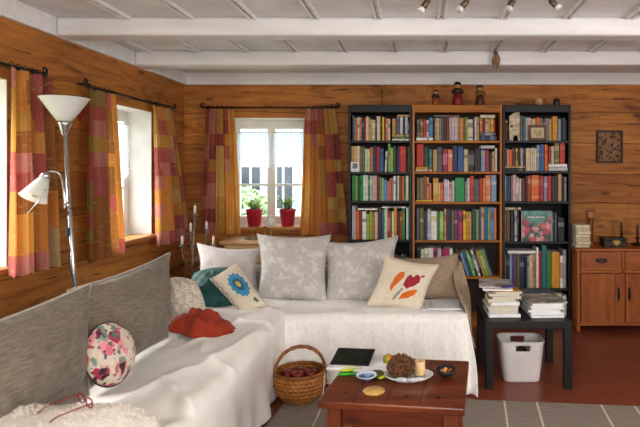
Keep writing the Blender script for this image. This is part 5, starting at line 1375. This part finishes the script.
# ------------------------------------------------------------------ black side table, bin and piles
SX0, SX1, SY0, SY1, SH = .425, .985, 3.49, 4.04, .44
R = thing('side_table', ((SX0 + SX1) / 2, (SY0 + SY1) / 2, 0), 'low square black side table carrying two piles of books', 'table')
bxo('tabletop', (SX0, SY0, SH - .05), (SX1, SY1, SH), blk, R, .004)
for x in (SX0 + .026, SX1 - .026):
    for y in (SY0 + .026, SY1 - .026): bxo('leg', (x - .025, y - .025, 0), (x + .025, y + .025, SH - .05), blk, R, .003)
# bin
bnm = M('#cfcac8', .45, .04, 8)
bc2 = V((.685, 3.70, 0))
R = thing('plastic_bin', bc2, 'white plastic bin with slot handles under the black side table', 'bin')
def sq(a, hx, hy, p=.42): return math.copysign(abs(math.cos(a)) ** p, math.cos(a)) * hx, math.copysign(abs(math.sin(a)) ** p, math.sin(a)) * hy
bm = new_bm(); NU, NV = 96, 28; BH = .27
def binp(u, v):
    a = 2 * PI * u; k = .80 + .20 * v ** .8
    x, y = sq(a, .152 * k, .112 * k); return bc2 + V((x, y, BH * v + .0))
vs = [[bm.verts.new(binp(i / NU, j / NV)) for j in range(NV + 1)] for i in range(NU)]
for i in range(NU):
    for j in range(NV):
        mid = binp((i + .5) / NU, (j + .5) / NV) - bc2
        if abs(mid.x) < .045 and abs(mid.y) > .08 and .80 < (j + .5) / NV < .92: continue
        f = bm.faces.new((vs[i][j], vs[(i + 1) % NU][j], vs[(i + 1) % NU][j + 1], vs[i][j + 1])); f.smooth = True
bm.faces.new([vs[i][0] for i in range(NU)][::-1])
o = obj('bucket', bm, bnm, R); md = o.modifiers.new('thick', 'SOLIDIFY'); md.thickness = .004
bm = new_bm(); tube(bm, [binp(i / NU, 1) for i in range(NU)], .0045, 6, closed=True); obj('rim', bm, bnm, R, 60)
bm = new_bm(); lathe(bm, [(0, 0), (.05, .0), (.07, .05), (.05, .14), (.03, .2), (0, .21)], bc2 + V((.01, -.01, .006)), 20); o = obj('crumpled_bag', bm, M('#3f2a22', .6, .4, 20), None, 60); tag(o, 'dark brown crumpled bag inside the white plastic bin', 'bag')
# piles
def pile(cx, cy, items, zone, group, z0):
    z = z0
    n = len(items)
    for k, (w, d, th, rz, c, kind, dx, dy) in enumerate(items):
        bm = new_bm()
        # lying book: cover below, pages, cover above (one bound volume)
        b = book_mesh(th, w, d, c)
        M4 = Matrix.Translation(V((0, 0, th / 2))) @ Matrix.Rotation(PI / 2, 4, 'Y')
        bmesh.ops.transform(b, matrix=Matrix.Rotation(PI / 2, 4, 'Y'), verts=b.verts)    # spine along x-> lies flat
        bmesh.ops.recalc_face_normals(b, faces=b.faces)
        bm.free()
        xs = [v.co.x for v in b.verts]; ys = [v.co.y for v in b.verts]; zs_ = [v.co.z for v in b.verts]
        bmesh.ops.translate(b, vec=V((-(min(xs) + max(xs)) / 2, -(min(ys) + max(ys)) / 2, -min(zs_))), verts=b.verts)
        if kind != 'spine': bmesh.ops.rotate(b, cent=(0, 0, 0), matrix=Matrix.Rotation(PI, 3, 'Z'), verts=b.verts)
        me = bpy.data.meshes.new('book'); b.to_mesh(me); b.free()
        for m in (cov(c), pages if kind != 'mag' else paper, ACC[0]): me.materials.append(m)
        nm = 'magazine' if kind == 'mag' else 'book'
        o = bpy.data.objects.new(nm, me); COL.objects.link(o); o.location = (cx + dx, cy + dy, z); o.rotation_euler = (0, 0, rz)
        pos = 'topmost' if k == n - 1 else ('lowest' if k == 0 else '%s from the bottom' % ORD[k + 1])
        tag(o, '%s %s, %s, in the pile %s' % (COLS[c][0], nm, pos, zone), nm, group)
        z += th + .0006
    return z
def topsheet(name, cx, cy, w, d, rz, z, cols, label):
    t = NT('printed_cover'); v = t.coord('Object', (1, 1, 1))
    n = t.noise(v, 9, 4, .6, .4); cc = t.ramp(n, [(.35, cols[0]), (.5, cols[1]), (.62, cols[2]), (.72, cols[0])])
    m = t.fin(cc, .3)
    bm = new_bm(); box(bm, (cx, cy, z + .004), (w, d, .008), .002, rz); o = obj('magazine', bm, m); tag(o, label, 'magazine'); return o
SZ = SH + .0006
z = pile(.55, 3.72, [(.27, .21, .022, .03, 'sky', 'mag', .01, 0), (.25, .19, .026, -.05, 'white', 'book', .012, -.01), (.25, .20, .020, .04, 'cream', 'book', .0, 0), (.24, .19, .012, -.03, 'purple', 'book', .014, -.01),
    (.25, .19, .020, .05, 'white', 'mag', .01, -.02), (.24, .18, .016, -.04, 'tan', 'book', .0, -.01), (.24, .19, .018, .08, 'lav', 'book', .02, -.01), (.25, .2, .016, -.02, 'cream', 'book', .012, .0), (.24, .18, .014, .1, 'gold', 'book', .03, -.01), (.27, .2, .010, -.06, 'white', 'mag', -.02, .03)], 'under the book-laden pine shelf', 'books piled at the quilt side of the side table', SZ)
topsheet('magazine', .525, 3.80, .22, .28, -.10, z, ('#cfcfd2', '#b7b2b0', '#5f5348'), 'pale magazine with dark picture lying topmost on the higher pile')
bm = new_bm(); box(bm, (.60, 3.665, z + .009), (.10, .05, .006), .002, .4); o = obj('bookmark_card', bm, M('#4a3a86', .4, .3)); 
tag(o, 'small violet card lying on the front of the higher pile', 'card')
z = pile(.84, 3.73, [(.29, .22, .016, .06, 'lightgrey', 'mag', .0, -.01), (.28, .22, .014, .02, 'white', 'mag', .006, 0), (.28, .21, .016, -.05, 'cream', 'mag', -.005, 0), (.29, .22, .012, .08, 'silver', 'mag', .0, .01), (.28, .21, .016, -.02, 'white', 'mag', .005, 0), (.28, .21, .014, .09, 'beige', 'mag', .0, 0)], 'beside the leg nearest the sideboard', 'magazines piled at the sideboard side of the side table', SZ)
topsheet('magazine', .855, 3.70, .25, .22, .08, z, ('#b9bcc0', '#8f8a74', '#54584a'), 'magazine with a grey-green photo lying topmost on the lower pile')
def pile2():
    zz = SZ
    for k, (c, th) in enumerate((('grey', .018), ('slate', .016), ('brown', .02), ('navy', .016), ('lgreen', .014), ('slate', .014))):
        w = .25; x = .83 + .008 * ((k * 3) % 4) - .01
        b = add_book(x - w / 2, x + w / 2, zz, zz + th - .0006, 3.875, .15, c, '%s volume, %s from the bottom, behind the lower magazine pile' % (COLS[c][0], ORD[k + 1]), 'volumes behind the lower magazine pile', 0, True)
        zz += th
pile2()

# ------------------------------------------------------------------ ceiling spots and hanging sheaf
ty, tz_ = 2.86, 2.325
bm = new_bm(); tube(bm, [(-.1, ty, tz_), (1.0, ty, tz_)], .008, 10)
R = thing('spotlight_track', (.45, ty, tz_), 'ceiling track with small tilted silver spotlights at the picture top', 'spotlight track')
obj('rail', bm, M('#d8d6d2', .4), R, 60)
for xx in (-.05, .45, .95):
    bm = new_bm(); tube(bm, [(xx, ty, tz_ + .006), (xx, ty, ZC + .001)], .006, 8); obj('mount', bm, M('#d8d6d2', .4), R, 60)
for k, (px0, px1, py1) in enumerate(((428, 420.5, 11), (467, 459, 10.5), (512, 508.5, 10), (551, 559, 8.5))):
    a = V(((px0 - PX) * ty / F, ty, tz_ - .012)); b = P(px1, py1, ty - .015)
    ax = (b - a); L = ax.length; q = ax.to_track_quat('Z', 'Y').to_matrix().to_4x4()
    bm = new_bm(); lathe(bm, [(.009, -.01), (.016, .0), (.017, L * .75), (0, L * .75)], a, 16, mat=q); s_ = obj('spot_body', bm, M('#6a5a48', .35, .15, metal=.6), R, 45)
    bm = new_bm(); lathe(bm, [(.019, L * .74), (.021, L), (.017, L + .004), (0, L - .002)], a, 18, mat=q); obj('spot_lens', bm, M('#e8e6e0', .2), s_, 45)
# dried sheaf hanging from the beam
hc = V(((496 - PX) * 4.18 / F, 4.18, 0))
R = thing('dried_sheaf', (hc.x, hc.y, 2.1), 'small dried plant sheaf hanging from the far white ceiling beam', 'dried plants')
straw = M('#8f7350', .85, .3, 30)
top = CAMZ + (PY - 47) * 4.18 / F; bot = CAMZ + (PY - 70) * 4.18 / F
rd = random.Random(2); bm = new_bm()
for k in range(40):
    a = rd.uniform(0, 2 * PI); r = rd.uniform(.004, .03); r2 = rd.uniform(.002, .014)
    zt = top - rd.uniform(0, .02)
    tube(bm, [hc + V((r2 * math.cos(a), r2 * math.sin(a), zt)), hc + V((.4 * r * math.cos(a), .4 * r * math.sin(a), zt - .05)), hc + V((r * math.cos(a), r * math.sin(a), zt - .09)), hc + V((.6 * r * math.cos(a), .6 * r * math.sin(a), bot + rd.uniform(0, .05)))], [.002, .003, .006, .002], 5)
so = obj('stalks', bm, straw, R); so['kind'] = 'stuff'
bm = new_bm(); tube(bm, [hc + V((.014 * math.cos(k * PI / 8), .014 * math.sin(k * PI / 8), top - .045)) for k in range(16)], .004, 6, closed=True); obj('tie', bm, M('#5a3a22', .8), R, 60)
bm = new_bm(); tube(bm, [hc + V((0, 0, top - .01)), hc + V((0, .0, ZP + .03)), hc + V((0, .041, ZP + .03))], .0016, 6); obj('hanging_string', bm, M('#3a2a1c', .8), R, 60)

# ------------------------------------------------------------------ outdoors
bm = new_bm(); box2(bm, (-40, YB + .3, -.6), (30, 45, -.5)); box2(bm, (-40, -20, -.6), (XL - .4, YB + .3, -.5))
struct('ground_outside', bm, M('#8f9a72', .9, .25, 1.5))
plast = M('#93a3b8', .8, .06, 3)
hx0, hx1, hy, hh = -5.4, 3.0, 15.0, 3.4
R = thing('neighbour_house', ((hx0 + hx1) / 2, hy + 3, -.5), 'blue-grey house with white framed windows seen outdoors', 'house')
bxo('walls', (hx0, hy, -.5), (hx1, hy + 6, hh), plast, R, 0)
bm = new_bm(); vs = [bm.verts.new(p) for p in ((hx0 - .4, hy - .5, hh), (hx1 + .4, hy - .5, hh), (hx1 + .4, hy + 3, hh + 2.2), (hx0 - .4, hy + 3, hh + 2.2), (hx0 - .4, hy + 6.5, hh), (hx1 + .4, hy + 6.5, hh))]
bm.faces.new((vs[0], vs[1], vs[2], vs[3])); bm.faces.new((vs[3], vs[2], vs[5], vs[4])); bm.faces.new((vs[0], vs[3], vs[4])); bm.faces.new((vs[1], vs[5], vs[2])); bm.faces.new((vs[0], vs[4], vs[5], vs[1])); obj('roof', bm, M('#5b5f68', .8), R)
for x in (-5.0, -4.1, -3.3, -2.4):
    f = bxo('house_window', (x, hy - .04, .35), (x + .62, hy - .001, 1.65), M('#eceff2', .5), R, 0)
    for a in (0, 1):
        bxo('pane', (x + .05 + a * .29, hy - .06, .42), (x + .28 + a * .29, hy - .041, 1.58), M('#26303c', .2), f, 0)
rd = random.Random(11)
def bush(x, y, r, h, label, c):
    bm = new_bm()
    for k in range(900):
        a = rd.uniform(0, 2 * PI); b = rd.uniform(0, PI); rr = r * (.75 + .25 * rd.random())
        p = V((x + rr * math.sin(b) * math.cos(a), y + rr * math.sin(b) * math.sin(a), -.5 + h * (.5 + .5 * math.cos(b))))
        d1 = V((rd.uniform(-1, 1), rd.uniform(-1, 1), rd.uniform(-1, 1))).normalized() * .14; d2 = d1.orthogonal().normalized() * .07
        bm.faces.new([bm.verts.new(p - d1), bm.verts.new(p + d2), bm.verts.new(p + d1), bm.verts.new(p - d2)])
    R = thing('garden_bush', (x, y, -.5), label, 'bush'); o = obj('foliage', bm, M(c, .7, .4, 8), R); o['kind'] = 'stuff'
    bm = new_bm(); tube(bm, [(x, y, -.5), (x, y, -.5 + h * .6)], .06, 8); obj('trunk', bm, M('#4a3a28', .8), R)
bush(-3.75, 11.5, .75, 1.5, 'round green garden bush seen through the potted plant window', '#9bb585')
bush(-5.6, 12.9, .9, 1.7, 'pale green garden bush partly hidden by the window side', '#b3c79c')
bush(-2.4, 10.2, .55, 1.05, 'flowering pale bush outdoors before the blue-grey house', '#c3c48a')
R = thing('garden_table', (-3.5, 9.0, -.5), 'white round garden table standing outdoors', 'table')
bm = new_bm(); lathe(bm, [(0, .70), (.5, .70), (.5, .73), (0, .73)], (-3.5, 9.0, -.5), 24); obj('tabletop', bm, white, R)
bm = new_bm(); tube(bm, [(-3.5, 9.0, -.5), (-3.5, 9.0, .2)], .04, 10); obj('pedestal', bm, white, R)

# ------------------------------------------------------------------ light
W = bpy.data.worlds.new('sky'); S.world = W; W.use_nodes = True
nt = W.node_tree; nt.nodes.clear()
bg = nt.nodes.new('ShaderNodeBackground'); wo = nt.nodes.new('ShaderNodeOutputWorld')
tc = nt.nodes.new('ShaderNodeTexCoord'); sp = nt.nodes.new('ShaderNodeSeparateXYZ'); rp = nt.nodes.new('ShaderNodeValToRGB')
nt.links.new(tc.outputs['Generated'], sp.inputs[0]); nt.links.new(sp.outputs[2], rp.inputs[0])
rp.color_ramp.elements[0].position = 0.0; rp.color_ramp.elements[0].color = (.95, .97, 1, 1)
rp.color_ramp.elements[1].position = .8; rp.color_ramp.elements[1].color = (.62, .78, 1, 1)
nt.links.new(rp.outputs[0], bg.inputs[0]); bg.inputs[1].default_value = 7.0; nt.links.new(bg.outputs[0], wo.inputs[0])
def area(name, loc, target, sx, sy, power, col):
    l = bpy.data.lights.new(name, 'AREA'); l.shape = 'RECTANGLE'; l.size = sx; l.size_y = sy; l.energy = power; l.color = col
    o = bpy.data.objects.new(name, l); COL.objects.link(o); o.location = loc
    o.rotation_euler = (V(target) - V(loc)).to_track_quat('-Z', 'Y').to_euler(); return o
area('room_fill', (-.1, -1.2, 1.9), (-.5, 3.6, .8), 2.4, 1.6, 95, (1, .98, .95))  # unseen fill lamp added behind the camera to brighten the room
area('side_fill', (2.9, .9, 1.55), (-2.2, 3.0, 1.2), 1.6, 1.2, 62, (1, .98, .95))  # added fill from the right to lift the left wall, no real source
area('ceiling_fill', (.4, .4, .9), (.4, 1.8, 2.4), 1.8, 1.2, 20, (1, .98, .96))  # added upward lamp standing in for light bounced to the ceiling
sl = bpy.data.lights.new('sun', 'SUN'); sl.energy = 21; sl.angle = math.radians(55); sl.color = (1, .97, .92)
so_ = bpy.data.objects.new('sun', sl); COL.objects.link(so_); so_.rotation_euler = V((1, .04, -.74)).to_track_quat('-Z', 'Y').to_euler()

# ------------------------------------------------------------------ camera
cam = bpy.data.cameras.new('camera'); co_ = bpy.data.objects.new('camera', cam); COL.objects.link(co_)
co_.location = CAM; co_.rotation_euler = (PI / 2, 0, 0)
cam.sensor_width = 36; cam.sensor_fit = 'HORIZONTAL'; cam.lens = F / 640 * 36
cam.shift_x = (320 - PX) / 640; cam.shift_y = -(213.5 - PY) / 640
cam.clip_start = .05; cam.clip_end = 200
cam.dof.use_dof = True; cam.dof.focus_distance = 4.2; cam.dof.aperture_fstop = 4.0
S.camera = co_
S.view_settings.view_transform = 'Standard'
S.view_settings.exposure = 0.06
S.view_settings.gamma = 0.92
S.cycles.use_denoising = True
S.cycles.max_bounces = 10; S.cycles.transparent_max_bounces = 12
